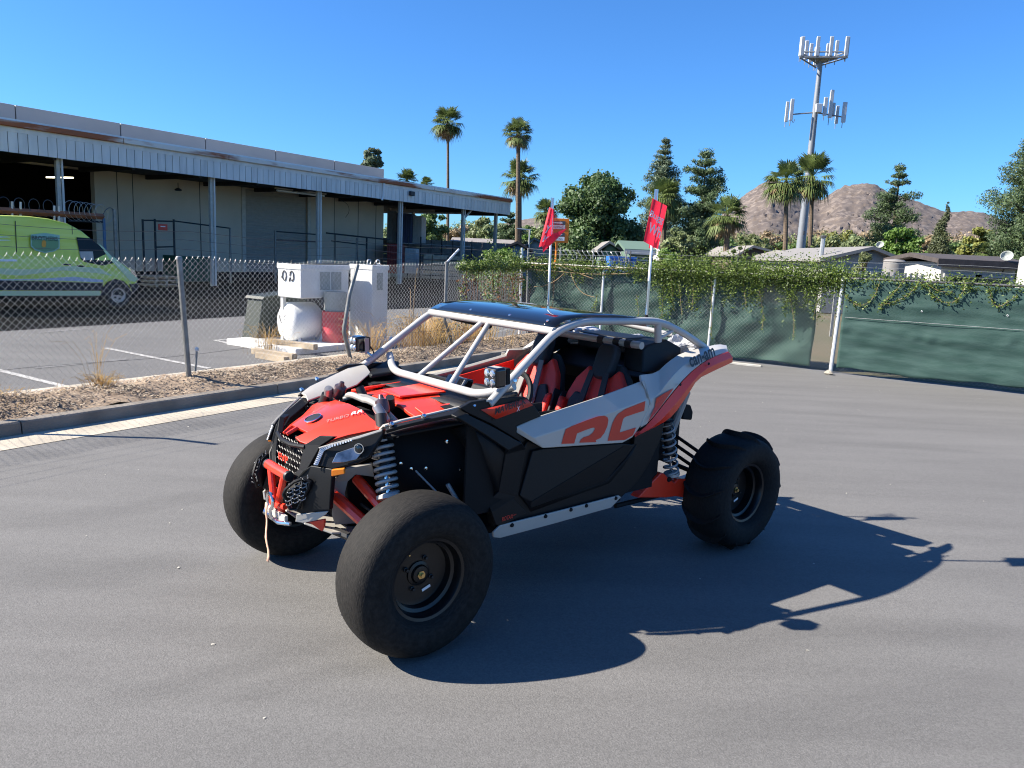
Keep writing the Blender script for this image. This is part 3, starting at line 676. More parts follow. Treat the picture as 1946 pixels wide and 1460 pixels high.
lower = MB().add(lowpts+cr, [(0,1,2,10,9,8), (10,2,3,4,5,6,7,9), (8,9,7)])
step = MB().add([V('F',905,985,.655), V('F',1285,862,.655), V('F',1565,757,.655), V('F',1720,590,.655), V('F',1810,455,.655), V('F',1830,500,.648), V('F',1735,610,.648), V('F',1585,790,.648), V('F',1290,895,.648), V('F',925,1030,.648)],
                [(0,1,8,9), (1,2,7,8), (2,3,6,7), (3,4,5,6)])
for sd in (1, -1):
    f = (lambda b: b) if sd > 0 else (lambda b: b.mirror())
    f(upper).build('upper_panel', 'body_grey', doors[sd], solid=.028, bevel=.006, smooth=24)
    f(lower).build('lower_panel', 'black_plastic', doors[sd], solid=.03, bevel=.006, smooth=12)
    f(MB().tube([(p[0], p[1]-.0005, p[2]) for p in cr], .0032, 5)).build('door_groove', 'dark_plastic', doors[sd])
    f(step).build('door_gap_trim', 'dark_plastic', doors[sd], solid=.01)
    inner = MB().prism([V('D',480,900,.60), V('D',920,745,.60), V('D',1180,650,.60), V('D',1180,900,.60), V('D',560,1060,.60)], (0, .012, 0))
    f(inner).build('inner_panel', 'seat_red' if sd < 0 else 'black_plastic', doors[sd])
    # RC lettering: two flat shapes on the lower facet
    y = Y1+.0025
    Rr = [(625,1062),(640,1005),(656,957),(700,935),(800,896),(885,866),(930,861),(952,872),(959,892),(952,935),(930,985),(903,1020),(868,1036),(873,1049),(752,1054),(764,1031),(782,1015),(822,1003),(848,982),(864,955),(858,946),(842,948),(795,964),(736,988),(716,1059)]
    Ccs = [(954,1041),(968,985),(988,915),(1005,880),(1028,848),(1080,814),(1150,786),(1222,757),(1214,826),(1150,846),(1085,868),(1069,878),(1062,892),(1050,940),(1039,981),(1100,962),(1156,945),(1134,1001),(1076,1034)]
    for pts in (Rr, Ccs):
        b = MB().add([V('D',u,v,y) for u, v in pts], [tuple(range(len(pts)))])
        f(b).build('door_letter', 'decal_red', doors[sd], smooth=None)
# ---- black body side below and around the door
side = MB().add([V('F',590,1032,.652), V('F',612,1160,.640), V('F',680,1165,.640), V('F',1200,1030,.640), V('F',1690,905,.640), V('E',222,905,.640), V('E',330,800,.645), V('E',425,655,.650), V('E',530,430,.655), V('E',562,288,.662), V('D',1330,925,.668), V('D',1145,1006,.67), V('F',1790,462,.655), V('F',1690,452,.650), V('F',1030,492,.650), V('F',900,430,.650), V('F',850,520,.652), V('F',780,905,.655)], [tuple(range(18))])
part('body_side', side, 'black_plastic', both=True, solid=.05, bevel=.006, smooth=15)
rk = MB().add([V('F',592,1030,.664), V('F',775,918,.664), V('F',890,1040,.664), V('F',680,1150,.664), V('F',630,1140,.664)], [(0,1,2,3,4)])
part('rocker_panel', rk, 'black_plastic', both=True, solid=.02, bevel=.004)
sl = MB().add([V('F',608,1205,.660), V('F',665,1146,.668), V('F',1170,1022,.668), V('F',1665,894,.668), V('F',1684,908,.668), V('F',1600,996,.660), V('F',1130,1128,.655), V('F',668,1252,.655), V('F',610,1246,.652)], [tuple(range(9))])
sla = part('rock_slider', sl, 'body_grey', both=True, solid=.012, bevel=.004)
for u, v in ((765,1142),(1047,1067),(1260,1012),(1390,978),(1637,915)):
    c = V('F',u,v,.667)
    for s_, pr in ((1, sla[0]), (-1, sla[1])):
        MB().lathe([(0,.007),(.010,.006),(.012,.0),(.012,-.004)], (c[0], s_*c[1], c[2]), (0, s_, 0), 10).build('slider_bolt', 'dark_plastic', pr)
text('engine_lettering', 'ROTAX', 'text_red', BUG, V('F',680,1112,.667), np.subtract(V('F',768,1085,.667), V('F',680,1112,.667)), (0,0,1), .078, .024, shear=.25, bold=.01)
text('engine_lettering', 'TURBO', 'text_red', BUG, V('F',770,1068,.667), np.subtract(V('F',800,1056,.667), V('F',770,1068,.667)), (0,0,1), .026, .007, shear=.25)
# front pillar facets between wheel arch and door
pil = MB().add([V('F',735,515,.735), V('F',850,456,.735), V('F',880,500,.672), V('F',815,900,.664), V('F',590,1032,.664), V('F',555,945,.60), V('F',655,860,.672), V('F',715,545,.70)], [(0,1,2,7), (7,2,3,6), (6,3,4,5)])
part('front_pillar_panel', pil, 'black_plastic', both=True, solid=.02, bevel=.004, smooth=12)
inn = MB().add([V('F',250,345,.52), V('F',380,300,.60), V('F',545,420,.68), V('F',720,545,.69), V('F',655,860,.668), V('F',555,945,.58), V('F',430,560,.55)], [(0,1,2,3,4,5,6)])
part('wheel_arch_panel', inn, 'black_plastic', both=True, solid=.01, smooth=10)

part('side_backing', MB().box((.62, .630, .82), (.66, .012, .50)), 'dark_plastic', both=True)
part('side_backing', MB().box((-.10, .622, .70), (.84, .012, .42)), 'dark_plastic', both=True)
part('side_backing', MB().box((.62, .590, 1.06), (.40, .012, .10)), 'dark_plastic', both=True)
# ---- front fenders: grey top, black flare
ridge = [V('B',380,1048,.47), V('B',520,1005,.51), V('B',760,950,.565), V('B',1000,893,.62), V('B',1240,838,.675)]
inr = [(p[0]-.01, p[1]-dy, p[2]-dz) for p, dy, dz in zip(ridge, (.07, .10, .14, .15, .12), (.035, .045, .06, .07, .05))]
part('fender_top', MB().grid([inr, [(a[0], (a[1]+b[1])/2, (a[2]+b[2])/2+.010) for a, b in zip(inr, ridge)], ridge]), 'body_grey', both=True, solid=.012, smooth=40, bevel=.004)
flo = [(ridge[0][0], ridge[0][1]+.012, ridge[0][2]-.010), (ridge[1][0], ridge[1][1]+.012, ridge[1][2]-.010), (ridge[2][0], ridge[2][1]+.012, ridge[2][2]-.010), V('B',1010,905,.635), V('F',385,205,.68), V('F',620,322,.715), V('F',850,455,.738)]
fli = [V('B',390,1092,.50), V('B',520,1052,.545), V('B',740,1000,.60), V('B',920,965,.65), V('F',300,232,.685), V('F',545,385,.715), V('F',737,516,.738)]
part('fender_flare', MB().grid([flo, fli]), 'black_plastic', both=True, solid=.02, bevel=.005, smooth=14)
cow = MB().add([V('F',330,160,.668), V('F',430,105,.668), V('F',620,80,.668), V('F',820,62,.668), V('F',890,68,.668), V('F',950,128,.668), V('F',1015,228,.668), V('F',805,312,.668), V('F',880,430,.668), V('F',850,452,.668), V('F',600,300,.668), V('F',385,198,.668)], [tuple(range(12))])
part('cowl_side', cow, 'black_plastic', both=True, solid=.03, bevel=.006, smooth=12)
mvp = MB().add([V('F',505,172,.674), V('F',890,83,.674), V('F',943,135,.674), V('F',632,252,.674)], [(0,1,2,3)])
part('name_plate', mvp, 'decal_red', both=True, solid=.004)
a, b2 = V('F',622,216,.678), V('F',890,118,.678)
text('model_lettering', 'MAVERICK', 'text_dark', BUG, a, np.subtract(b2, a), (0,0,1), float(np.linalg.norm(np.subtract(b2, a))), .034, shear=.3, bold=.016)
a = V('F',805,188,.680)
text('model_lettering', 'X', 'led_white', BUG, a, np.subtract(b2, V('F',622,216,.678)), (0,0,1), .026, .024, shear=.4, bold=.0)
a = V('F',848,160,.679)
text('model_lettering', '3', 'text_dark', BUG, a, np.subtract(b2, V('F',622,216,.678)), (0,0,1), .016, .016, shear=.3)

# ---- rear quarter: grey panel, red flare
qt = [V('D',*q) for q in ((1190,570,.635), (1300,556,.615), (1375,482,.605), (1480,410,.60), (1640,373,.60), (1740,350,.60), (1800,360,.615))]
qm = [V('D',*q) for q in ((1212,760,.700), (1300,730,.708), (1400,596,.712), (1505,490,.70), (1640,420,.69), (1740,388,.68), (1806,383,.668))]
qb = [V('D',*q) for q in ((1188,948,.702), (1245,915,.712), (1400,715,.722), (1520,572,.722), (1640,474,.712), (1740,428,.70), (1812,405,.688))]
qts = [list(map(tuple, chaikin(r, 1))) for r in (qt, qm, qb)]
quarter = part('rear_quarter_panel', MB().grid(qts), 'body_grey', both=True, solid=.018, smooth=50, bevel=.004)
ra = [(p[0], p[1]+.004, p[2]) for p in qb]; ra[0] = V('D',1150,1000,.700)
rb = [V('D',*q) for q in ((1146,1008,.700), (1330,926,.722), (1425,858,.735), (1530,705,.738), (1592,602,.735), (1705,545,.722), (1842,482,.70))]
rm = [tuple((np.array(p)+np.array(q))/2+np.array([0, .016, 0])) for p, q in zip(ra, rb)]
redf = part('rear_flare', MB().grid([list(map(tuple, chaikin(r, 1))) for r in (ra, rm, rb)]), 'body_red', both=True, solid=.02, smooth=40, bevel=.004)
rg = MB().add([V('D',*q) for q in ((1424,666,.7245), (1360,700,.722), (1300,737,.7165), (1288,800,.715), (1236,914,.7215), (1330,800,.7265))], [(0,1,5), (1,2,3,5), (3,4,5)])
for sd, qp in ((1, quarter[0]), (-1, quarter[1])):
    (rg if sd > 0 else rg.mirror()).build('quarter_graphic', 'decal_red', qp, smooth=None)
a, b2 = V('D',1545,522,.728), V('D',1722,438,.716)
text('maker_lettering', 'can-am', 'text_dark', quarter[0], a, np.subtract(b2, a), (-.1,-.25,1), float(np.linalg.norm(np.subtract(b2, a))), .060, bold=.026)
for u, v in ((1470,640), (1672,492)):
    c = V('D',u,v,.738); MB().lathe([(0,.005),(.008,.004),(.010,0)], c, (0,1,0), 8).build('flare_bolt', 'dark_plastic', redf[0])
gap = MB().add([V('D',1192,612,.668), V('D',1216,608,.668), V('D',1242,700,.706), V('D',1262,775,.712), V('D',1205,925,.710), V('D',1180,940,.708), V('D',1244,790,.704), V('D',1232,700,.69)], [(0,1,2,7), (7,2,3,6), (6,3,4,5)])
part('quarter_edge_trim', gap, 'body_grey', both=True, solid=.012, smooth=40, bevel=.003)

# ---- hood
hx = [(1.615, .936, .17, -.02), (1.56, .962, .215, -.022), (1.46, 1.005, .265, -.030), (1.32, 1.052, .345, -.045), (1.27, 1.062, .375, -.048), (1.07, 1.078, .455, -.05), (.95, 1.088, .49, -.05), (.80, 1.095, .53, -.045), (.70, 1.092, .54, -.045)]
rows = []
for x, z, hw, dz in hx:
    rows.append([(x-.05*(abs(t) ** 2 if x > 1.4 else 0), t*hw, z+dz*abs(t)**2+(.012 if abs(t) < .5 else 0)) for t in (-1, -.78, -.60, -.42, 0, .42, .60, .78, 1)])
hood = MB().grid(rows); n = 9
hole = {(4, j) for j in (1, 2, 3, 4, 5, 6)} | {(0, 3), (0, 4)}
hood.f = [f for k, f in enumerate(hood.f) if (k//8, k % 8) not in hole]
hood_o = part('hood', hood, 'body_red', solid=.02, smooth=18, bevel=.004)
def slab(pts, t, name, m, parent, up=(0,0,1), **k): return MB().prism(pts, np.array(up)*t).build(name, m, parent, **k)
# raised hood ribs and rear vents
for sd in (1, -1):
    slab([(1.05, sd*.30, 1.075), (1.05, sd*.40, 1.052), (.74, sd*.46, 1.067), (.74, sd*.34, 1.086)], .016, 'hood_rib', 'body_red', hood_o, bevel=.005)
    slab([(.93, sd*.36, 1.092), (.93, sd*.41, 1.086), (.87, sd*.42, 1.088), (.87, sd*.36, 1.095)], .004, 'hood_vent', 'dark_plastic', hood_o)
slab([(1.02, -.10, 1.100), (1.02, .10, 1.100), (.74, .14, 1.112), (.74, -.14, 1.112)], .012, 'hood_rib', 'body_red', hood_o, bevel=.005)
# nose inlet: an opening under the badge with a dark duct behind it
MB().add([(1.60, -.085, .925), (1.60, .085, .925), (1.54, .105, .955), (1.54, -.105, .955), (1.56, -.085, .895), (1.56, .085, .895), (1.50, .105, .925), (1.50, -.105, .925)], [(4,5,6,7), (0,1,5,4), (1,2,6,5), (2,3,7,6), (3,0,4,7)]).build('nose_duct', 'dark_plastic', hood_o)
MB().tube([(1.617, 0, .946), (1.560, 0, .974)], .010, 6).build('duct_divider', 'body_red', hood_o)
MB().lathe([(0,.006),(.040,.005),(.044,0),(.044,-.01)], (1.475, 0, 1.013), (.38,0,.92), 20).build('hood_badge', 'dull_rim', hood_o)
MB().lathe([(.044,.000),(.046,.006),(.040,.008)], (1.475, 0, 1.013), (.38,0,.92), 20).build('badge_ring', 'chrome', hood_o)
text('hood_lettering', 'TURBO', 'strap_grey', BUG, (1.455, .118, 1.0135), (-1, .42, .30), (-.25, -.6, .2), .115, .026, shear=.3)
text('hood_lettering', 'RR', 'led_white', BUG, (1.345, .164, 1.049), (-1, .42, .30), (-.25, -.6, .2), .062, .028, shear=.3, bold=.01)

# ---- shocks poking out of the hood, with casting
part('engine_bay_floor', MB().box((1.17, 0, .97), (.25, .66, .03)), 'dark_plastic')
cast = MB()
for sd in (1, -1):
    cast.tube(fillet([(1.18, 0, 1.085), (1.20, sd*.10, 1.100), (1.18, sd*.20, 1.075), (1.16, sd*.30, 1.02)], .05), .018, 8)
    cast.tube(fillet([(1.10, sd*.02, 1.075), (1.14, sd*.12, 1.09), (1.20, sd*.20, 1.06)], .05), .013, 8)
cast.box((1.155, 0, 1.085), (.08, .20, .022))
part('shock_tower_casting', cast, 'chassis_grey', smooth=40, bevel=.004)
def coil(a, b, r, wire, turns, seg=14):
    a, b = np.array(a, float), np.array(b, float); u, w, t = frame(b-a); L = np.linalg.norm(b-a); n = int(turns*seg)
    return [a+t*L*i/n+r*(u*math.cos(2*math.pi*i/seg)+w*math.sin(2*math.pi*i/seg)) for i in range(n+1)]
def shock(top, s_top, s_bot, bot, r, wire, turns, name='front_shock', res=True):
    e = grp(name); top, s_top, s_bot, bot = (np.array(p, float) for p in (top, s_top, s_bot, bot)); ax = (bot-top)/np.linalg.norm(bot-top)
    MB().tube(coil(s_top, s_bot, r, wire, turns), wire, 7).build('coil_spring', 'spring_grey', e, smooth=60)
    MB().tube([top, s_top+(s_bot-s_top)*.62], r*.62, 14).build('shock_body', 'dull_rim', e)
    MB().tube([s_top+(s_bot-s_top)*.5, bot], .011, 10).build('shock_rod', 'chrome', e)
    MB().lathe([(0,-.012),(r+wire,-.012),(r+wire,.006),(r*.6,.012)], s_bot, ax, 18).build('spring_perch', 'body_grey', e)
    MB().lathe([(r*.5,-.02),(r+wire*.6,-.012),(r+wire,.004),(r*.6,.008)], s_top, ax, 18).build('spring_collar', 'dull_rim', e)
    MB().tube([bot-np.array([0,.0,0]), bot+ax*.03], .02, 10).build('shock_eye', 'dull_rim', e)
    return e
for sd in (1, -1):
    tp = np.array((1.20, sd*.235, 1.15)); s1 = np.array((1.285, sd*.375, .955)); s2 = np.array((1.300, sd*.475, .690)); bt = np.array((1.305, sd*.52, .56))
    e = shock((1.25, sd*.30, 1.07), s1, s2, bt, .050, .0095, 8.5)
    # cap, reservoir and hose above the hood
    MB().lathe([(.0,.055),(.012,.052),(.018,.03),(.034,.02),(.036,-.03),(.030,-.05)], (1.205, sd*.235, 1.105), (-.05, -sd*.45, .88), 16).build('shock_cap', 'bronze_cap', e)
    MB().lathe([(0,.05),(.020,.048),(.026,.038),(.027,-.05),(.02,-.06),(0,-.06)], (1.245, sd*.29, 1.075), (.3, -sd*.5, .8), 16).build('shock_reservoir', 'alloy', e)
    MB().tube([(1.10, sd*.14, 1.06), (1.12, sd*.17, 1.125)], [.026, .024], 12).build('shock_reservoir', 'dull_rim', e)

# ---- nose: frame, centre grille, lamps, lower intake
def both_poly(name, pts, faces, m, **k): return part(name, MB().add(pts, faces), m, both=True, **k)
post = [(1.60, .165, .925), (1.555, .245, .985), (1.500, .300, .985), (1.555, .262, .940), (1.615, .215, .80), (1.640, .160, .74), (1.655, .085, .715), (1.640, .075, .735), (1.620, .145, .80)]
both_poly('grille_post', post, [(0,1,2,3), (0,3,4,8), (8,4,5,7), (5,6,7)], 'black_plastic', solid=.03, bevel=.005, smooth=14)
part('grille_top_bar', MB().tube([(1.595, -.17, .915), (1.620, -.06, .905), (1.620, .06, .905), (1.595, .17, .915)], .012, 8), 'black_plastic')
part('grille_backing', MB().add([(1.55, -.17, .92), (1.55, .17, .92), (1.575, .14, .80), (1.60, .06, .70), (1.60, -.06, .70), (1.575, -.14, .80)], [(0,1,2,3,4,5)]), 'dark_plastic', solid=.02)
mesh = MB(); hr = .020
for i in range(-6, 7):
    for j in range(-7, 8):
        yy = i*hr*1.732+(hr*.866 if j % 2 else 0); zz = .81+j*hr*1.5
        lim = .155 if zz > .80 else .155-(.80-zz)*.95
        if abs(yy) > lim or not (.715 < zz < .905): continue
        for k in (0, 1, 2):
            a0, a1 = R(60*k+30), R(60*k+90); xx = 1.60+(.905-zz)*.12
            mesh.tube([(xx, yy+hr*math.cos(a0), zz+hr*math.sin(a0)), (xx, yy+hr*math.cos(a1), zz+hr*math.sin(a1))], .0026, 4, cap=False)
part('grille_mesh', mesh, 'dull_rim')
text('grille_lettering', 'EVP', 'body_red', BUG, (1.637, -.062, .806), (0, 1, 0), (.1, 0, 1), .125, .040, shear=.15, bold=.03)
# headlamp units
hb = [V('A',905,655,.27), V('A',960,500,.275), V('A',1100,440,.33), V('A',1500,345,.455), V('A',1490,400,.47), V('A',1370,590,.44), V('A',1270,640,.41), V('A',1060,690,.355)]
both_poly('headlamp_housing', hb, [tuple(range(8))], 'black_plastic', solid=.05, bevel=.004)
def offs(p, dx=.0, dy=.0): return (p[0]+dx, p[1]+dy, p[2])
hl = [V('A',1062,632,.365), V('A',1105,545,.36), V('A',1240,500,.395), V('A',1335,478,.425), V('A',1345,520,.43), V('A',1275,605,.42), V('A',1170,628,.39)]
hl = [offs(p, .012, .010) for p in hl]
lens = both_poly('headlamp', hl, [tuple(range(7))], 'headlamp', solid=.012, bevel=.004)
for sd, lp in ((1, lens[0]), (-1, lens[1])):
    c = V('A',1305,505,.425); MB().lathe([(0,.012),(.016,.010),(.022,.0),(.022,-.01)], (c[0]+.018, sd*(c[1]+.014), c[2]), (.8, sd*.6, .1), 14).build('projector_lens', 'gloss_black', lp)
    MB().lathe([(.022,.004),(.026,.004),(.026,-.004)], (c[0]+.018, sd*(c[1]+.014), c[2]), (.8, sd*.6, .1), 14).build('projector_ring', 'chrome', lp)
led_b = [V('A',900,650,.272), V('A',965,498,.278), V('A',1060,468,.315), V('A',1250,425,.38), V('A',1245,440,.382), V('A',1060,500,.318), V('A',1005,530,.29), V('A',955,650,.285)]
led_b = [offs(p, .010, .008) for p in led_b]
ledo = both_poly('light_strip', led_b, [(0,1,6,7), (1,2,5,6), (2,3,4,5)], 'dull_rim', solid=.006)
path0 = [np.array(led_b[i]) for i in (0, 1, 2, 3)]; path1 = [np.array(led_b[i]) for i in (7, 6, 5, 4)]
for sd, lp in ((1, ledo[0]), (-1, ledo[1])):
    for seg, cnt in ((0, 9), (1, 5), (2, 8)):
        for i in range(cnt):
            t = (i+.5)/cnt; p = path0[seg]*(1-t)+path0[seg+1]*t; q = path1[seg]*(1-t)+path1[seg+1]*t
            c0, c1 = p*.85+q*.15, p*.15+q*.85; off = np.array([.006, .005, 0])
            MB().tube([(v+off)*np.array([1, sd, 1]) for v in (c0, c1)], .0042, 5).build('led', 'led_white', lp)
tr = [V('A',945,498,.278), V('A',1060,462,.318), V('A',1300,395,.40), V('A',1500,335,.46), V('A',1495,358,.465), V('A',1300,420,.405), V('A',1060,480,.322), V('A',955,510,.282)]
tr = [offs(p, .012, .010) for p in tr]
both_poly('headlamp_trim', tr, [(0,1,6,7), (1,2,5,6), (2,3,4,5)], 'chassis_grey', solid=.012, bevel=.003)
# cheeks and lower intakes
chk = [(1.625, .205, .800), V('A',870,660,.235), V('A',1060,690,.36), V('A',1050,765,.37), V('A',1035,1050,.325), V('A',775,1080,.225), V('A',725,1045,.205), (1.645, .150, .745)]
both_poly('bumper_cheek', chk, [(0,1,2,3,7), (7,3,4,5,6)], 'black_plastic', solid=.035, bevel=.006, smooth=14)
ik = [V('A',765,790,.225), V('A',850,760,.25), V('A',900,790,.268), V('A',885,850,.262), V('A',790,1030,.225), V('A',730,1030,.205), V('A',668,900,.185), V('A',690,855,.192)]
ik = [offs(p, .012, .004) for p in ik]
iko = both_poly('lower_intake', ik, [tuple(range(8))], 'dark_plastic', solid=.012)
for sd, ip in ((1, iko[0]), (-1, iko[1])):
    mm = MB()
    for i in range(6):
        for j in range(3):
            u = 715+j*58+i*5-(12 if i % 2 else 0)+ (i*2); v = 985-i*36-j*22
            p = [V('A', u+du, v+dv, .215+j*.02) for du, dv in ((-24,8), (-8,16), (24,0), (20,-26))]
            mm.tube([(q[0]+.022, sd*(q[1]+.006), q[2]) for q in p], .0030, 4)
    mm.build('intake_mesh', 'spring_grey', ip)
    fr = [(q[0]+.014, sd*(q[1]+.004), q[2]) for q in ik]
    MB().tube(fr, .008, 6, closed=True).build('intake_frame', 'black_plastic', ip)
am = [V('A',1055,692,.375), V('A',1165,680,.42), V('A',1168,728,.42), V('A',1055,750,.375)]
am = [offs(p, .010, .012) for p in am]
both_poly('side_marker', am, [(0,1,2,3)], 'amber', solid=.02, bevel=.004)
sk = [V('A',745,1085,.215), V('A',1022,1058,.325), V('A',1000,1085,.32), V('A',915,1138,.285), V('A',800,1160,.235), V('A',735,1150,.20)]
both_poly('skid_wing', sk, [tuple(range(6))], 'body_grey', solid=.012, bevel=.003)
tk = [V('A',850,1152,.25), V('A',990,1130,.31), V('A',985,1190,.31), V('A',968,1235,.30)]
both_poly('tow_bracket', tk, [(0,1,2,3)], 'body_red', solid=.02, bevel=.003)
part('skid_plate', MB().add([(1.60, -.17, .515), (1.60, .17, .515), (1.50, .27, .475), (.9, .36, .40), (.9, -.36, .40), (1.50, -.27, .475)], [(0,1,2,5), (2,3,4,5)]), 'body_grey', solid=.01, bevel=.003)
# red bumper hoop, winch
bp = MB(); bp.tube([(1.668, -.125, .768), (1.676, 0, .772), (1.668, .140, .768)], .026, 12)
bmp = part('front_bumper', bp, 'body_red', smooth=60)
for sd in (1, -1):
    MB().tube([(1.668, sd*.085, .755), (1.675, sd*.035, .62), (1.66, sd*.035, .55)], .018, 10).build('bumper_upright', 'body_red', bmp)
    MB().lathe([(0,.006),(.024,.005),(.027,0),(.027,-.015)], (1.668, sd*.135+.0075, .768), (0, sd, 0), 12).build('bumper_end_cap', 'dull_rim', bmp)
MB().tube(fillet([(1.67, -.10, .60), (1.69, .0, .585), (1.67, .10, .60)], .04), .016, 8).build('bumper_cross_tube', 'body_red', bmp)
wn = grp('winch')
MB().tube([(1.665, -.15, .525), (1.70, -.09, .52), (1.70, .09, .52), (1.665, .15, .525)], .011, 8).build('fairlead', 'chrome', wn)
MB().box((1.675, 0, .535), (.02, .25, .05)).build('fairlead_plate', 'body_grey', wn, bevel=.004)
hk = [(1.715, .02+.034*math.cos(t), .615+.040*math.sin(t)) for t in np.linspace(-1.1, 4.0, 18)]
MB().tube(hk, [.010]*14+[.010, .009, .007, .004], 8).build('hook', 'chrome', wn)
MB().tube([(1.715, .02, .575), (1.715, .02, .545), (1.705, .02, .52)], .009, 8).build('hook_shank', 'chrome', wn)
MB().grid([[(1.725+.004*math.sin(i*1.3), -.005+w*.012+i*.0035*(.6 if i > 4 else 1)*math.cos(i*.7)*.6, .60-i*.031) for w in ((-1.2, 1.2) if i < 2 else (-.9, .5) if i < 6 else (-.9, 1.1))] for i in range(11)]).build('pull_strap', 'winch_strap', wn, solid=.003)

# ---- front suspension and frame
both_frame = [V('A',1055,800,.22), V('A',1180,690,.30), V('A',1400,650,.34), V('A',1420,760,.33), V('A',1260,740,.29), V('A',1190,800,.26), V('A',1165,900,.24), V('A',1180,1030,.24), V('A',1260,1090,.25), V('A',1290,1160,.25), V('A',1080,1175,.21), V('A',1055,1100,.21)]
both_poly('front_frame_plate', both_frame, [(0,1,5), (1,2,3,4), (1,4,5), (0,5,6,11), (6,7,11), (7,8,10,11), (8,9,10)], 'chassis_grey', solid=.015, bevel=.002, smooth=None)
part('front_bulkhead', MB().box((1.18, 0, .70), (.40, .40, .50)), 'dark_plastic', bevel=.01)
part('front_differential', MB().lathe([(0,-.12),(.06,-.11),(.09,-.05),(.09,.05),(.06,.11),(0,.12)], (1.32, .0, .58), (0,1,0), 14), 'dull_rim')
for sd in (1, -1):
    def tb(name, pts, r, m): return part(name, MB().tube([(x, sd*y, z) for x, y, z in pts], r, 8), m)
    tb('lower_control_arm', [(1.46, .22, .655), (1.39, .40, .555), (1.315, .62, .42)], .030, 'body_red')
    tb('lower_control_arm', [(1.08, .22, .50), (1.20, .45, .46), (1.315, .62, .42)], .024, 'body_red')
    tb('upper_control_arm', [(1.36, .26, .74), (1.345, .38, .685), (1.31, .60, .58)], .027, 'body_red')
    tb('tie_rod', [(1.30, .20, .58), (1.22, .62, .48)], .011, 'dull_rim')
    tb('sway_link', [(1.06, .36, .66), (1.12, .50, .50)], .010, 'spring_grey')
    tb('spindle', [(1.29, .60, .60), (1.30, .63, .40)], .035, 'dull_rim')
    tb('brake_line', [(1.10, .40, .78), (1.0, .46, .66), (1.05, .52, .52)], .006, 'spring_grey')
    tb('skid_tube', [(1.46, .22, .47), (1.36, .45, .44), (1.30, .60, .40)], .022, 'dull_rim')
    tb('frame_brace', [(.98, .52, .72), (.90, .58, .56)], .012, 'spring_grey')
    tb('frame_brace', [(1.12, .40, .66), (.93, .50, .50)], .014, 'spring_grey')
    for x, y, z in ((1.19, .40, .83), (1.14, .42, .80), (1.07, .45, .80), (1.00, .53, .95), (1.22, .41, .98), (1.17, .42, .99), (.93, .56, .80), (.88, .60, .66)):
        part('panel_fastener', MB().lathe([(0,.008),(.009,.006),(.011,0),(.011,-.01)], (x, sd*y, z), (.2, sd*1, 0), 8), 'chrome')
    part('inner_fender', MB().add([(1.30, sd*.395, .97), (1.02, sd*.42, 1.03), (.86, sd*.56, 1.05), (.80, sd*.60, .56), (1.02, sd*.40, .46), (1.28, sd*.36, .62)], [(0,1,4,5), (1,2,3,4)]), 'dark_plastic', solid=.015)
    part('inner_fender_top', MB().add([(1.32, sd*.36, .99), (1.02, sd*.40, 1.04), (.84, sd*.50, 1.06), (.82, sd*.67, 1.08), (1.00, sd*.61, 1.06), (1.30, sd*.47, 1.00)], [(0,1,4,5), (1,2,3,4)]), 'dark_plastic', solid=.012)

for u, v, y in ((440,1040,.507), (700,975,.585), (1100,893,.66)):
    for sd in (1, -1):
        c = V('B',u,v,y); part('fender_bolt', MB().lathe([(0,.012),(.009,.010),(.012,0),(.012,-.012)], (c[0], sd*c[1], c[2]), (.1, sd*.8, .5), 8), 'chrome')
# ---- tub, dash, floor
part('floor_pan', MB().box((.31, 0, .44), (1.22, 1.14, .05)), 'dark_plastic', bevel=.01)
part('firewall', MB().box((.86, 0, .77), (.05, 1.10, .62)), 'dark_plastic')
part('rear_bulkhead', MB().box((-.60, 0, .78), (.06, 1.16, .70)), 'dark_plastic', bevel=.01)
part('dashboard', MB().prism([(.84, -.56, 1.075), (.66, -.56, 1.085), (.58, -.56, 1.03), (.60, -.56, .88), (.84, -.56, .84)], (0, 1.12, 0)), 'black_plastic', bevel=.012)
part('windscreen_cowl', MB().grid([[(.86, -.60, 1.075), (.86, -.3, 1.098), (.86, 0, 1.10), (.86, .3, 1.098), (.86, .60, 1.075)], [(.66, -.62, 1.10), (.66, -.3, 1.105), (.66, 0, 1.105), (.66, .3, 1.105), (.66, .62, 1.10)]]), 'black_plastic', solid=.012)
part('gauge_pod', MB().prism([(.66, .20, 1.10), (.50, .22, 1.09), (.48, .22, 1.15), (.60, .20, 1.17)], (0, .20, 0)), 'black_plastic', bevel=.01)
part('dash_screen', MB().prism([(.60, -.12, 1.10), (.52, -.12, 1.09), (.50, -.12, 1.16), (.55, -.12, 1.17)], (0, .20, 0)), 'gloss_black', bevel=.01)
part('centre_console', MB().prism([(.60, -.09, .9), (.1, -.09, .72), (-.5, -.09, .70), (-.5, -.09, .46), (.6, -.09, .46)], (0, .18, 0)), 'dark_plastic', bevel=.01)
part('passenger_grab_bar', MB().tube(fillet([(.62, -.50, 1.06), (.44, -.50, 1.10), (.44, -.20, 1.10), (.62, -.20, 1.06)], .05), .014, 8), 'black_plastic')
for sd in (1, -1):
    e = part('cowl_pod', MB().prism([(.86, sd*.50, 1.10), (.70, sd*.46, 1.12), (.60, sd*.60, 1.16), (.66, sd*.66, 1.16), (.84, sd*.62, 1.10)], (0, 0, .03)), 'black_plastic', bevel=.012)
sw = grp('steering_wheel'); cx, cy, cz = .44, .31, 1.075; ua = np.array([0, 1.0, 0]); ub = np.array([-.50, 0, .87]); 
rw = .178
MB().tube([(np.array([cx, cy, cz])+ua*rw*math.cos(t)+ub*rw*math.sin(t)) for t in np.linspace(0, 2*math.pi, 33)[:-1]], .0165, 8, closed=True).build('steering_rim', 'black_plastic', sw)
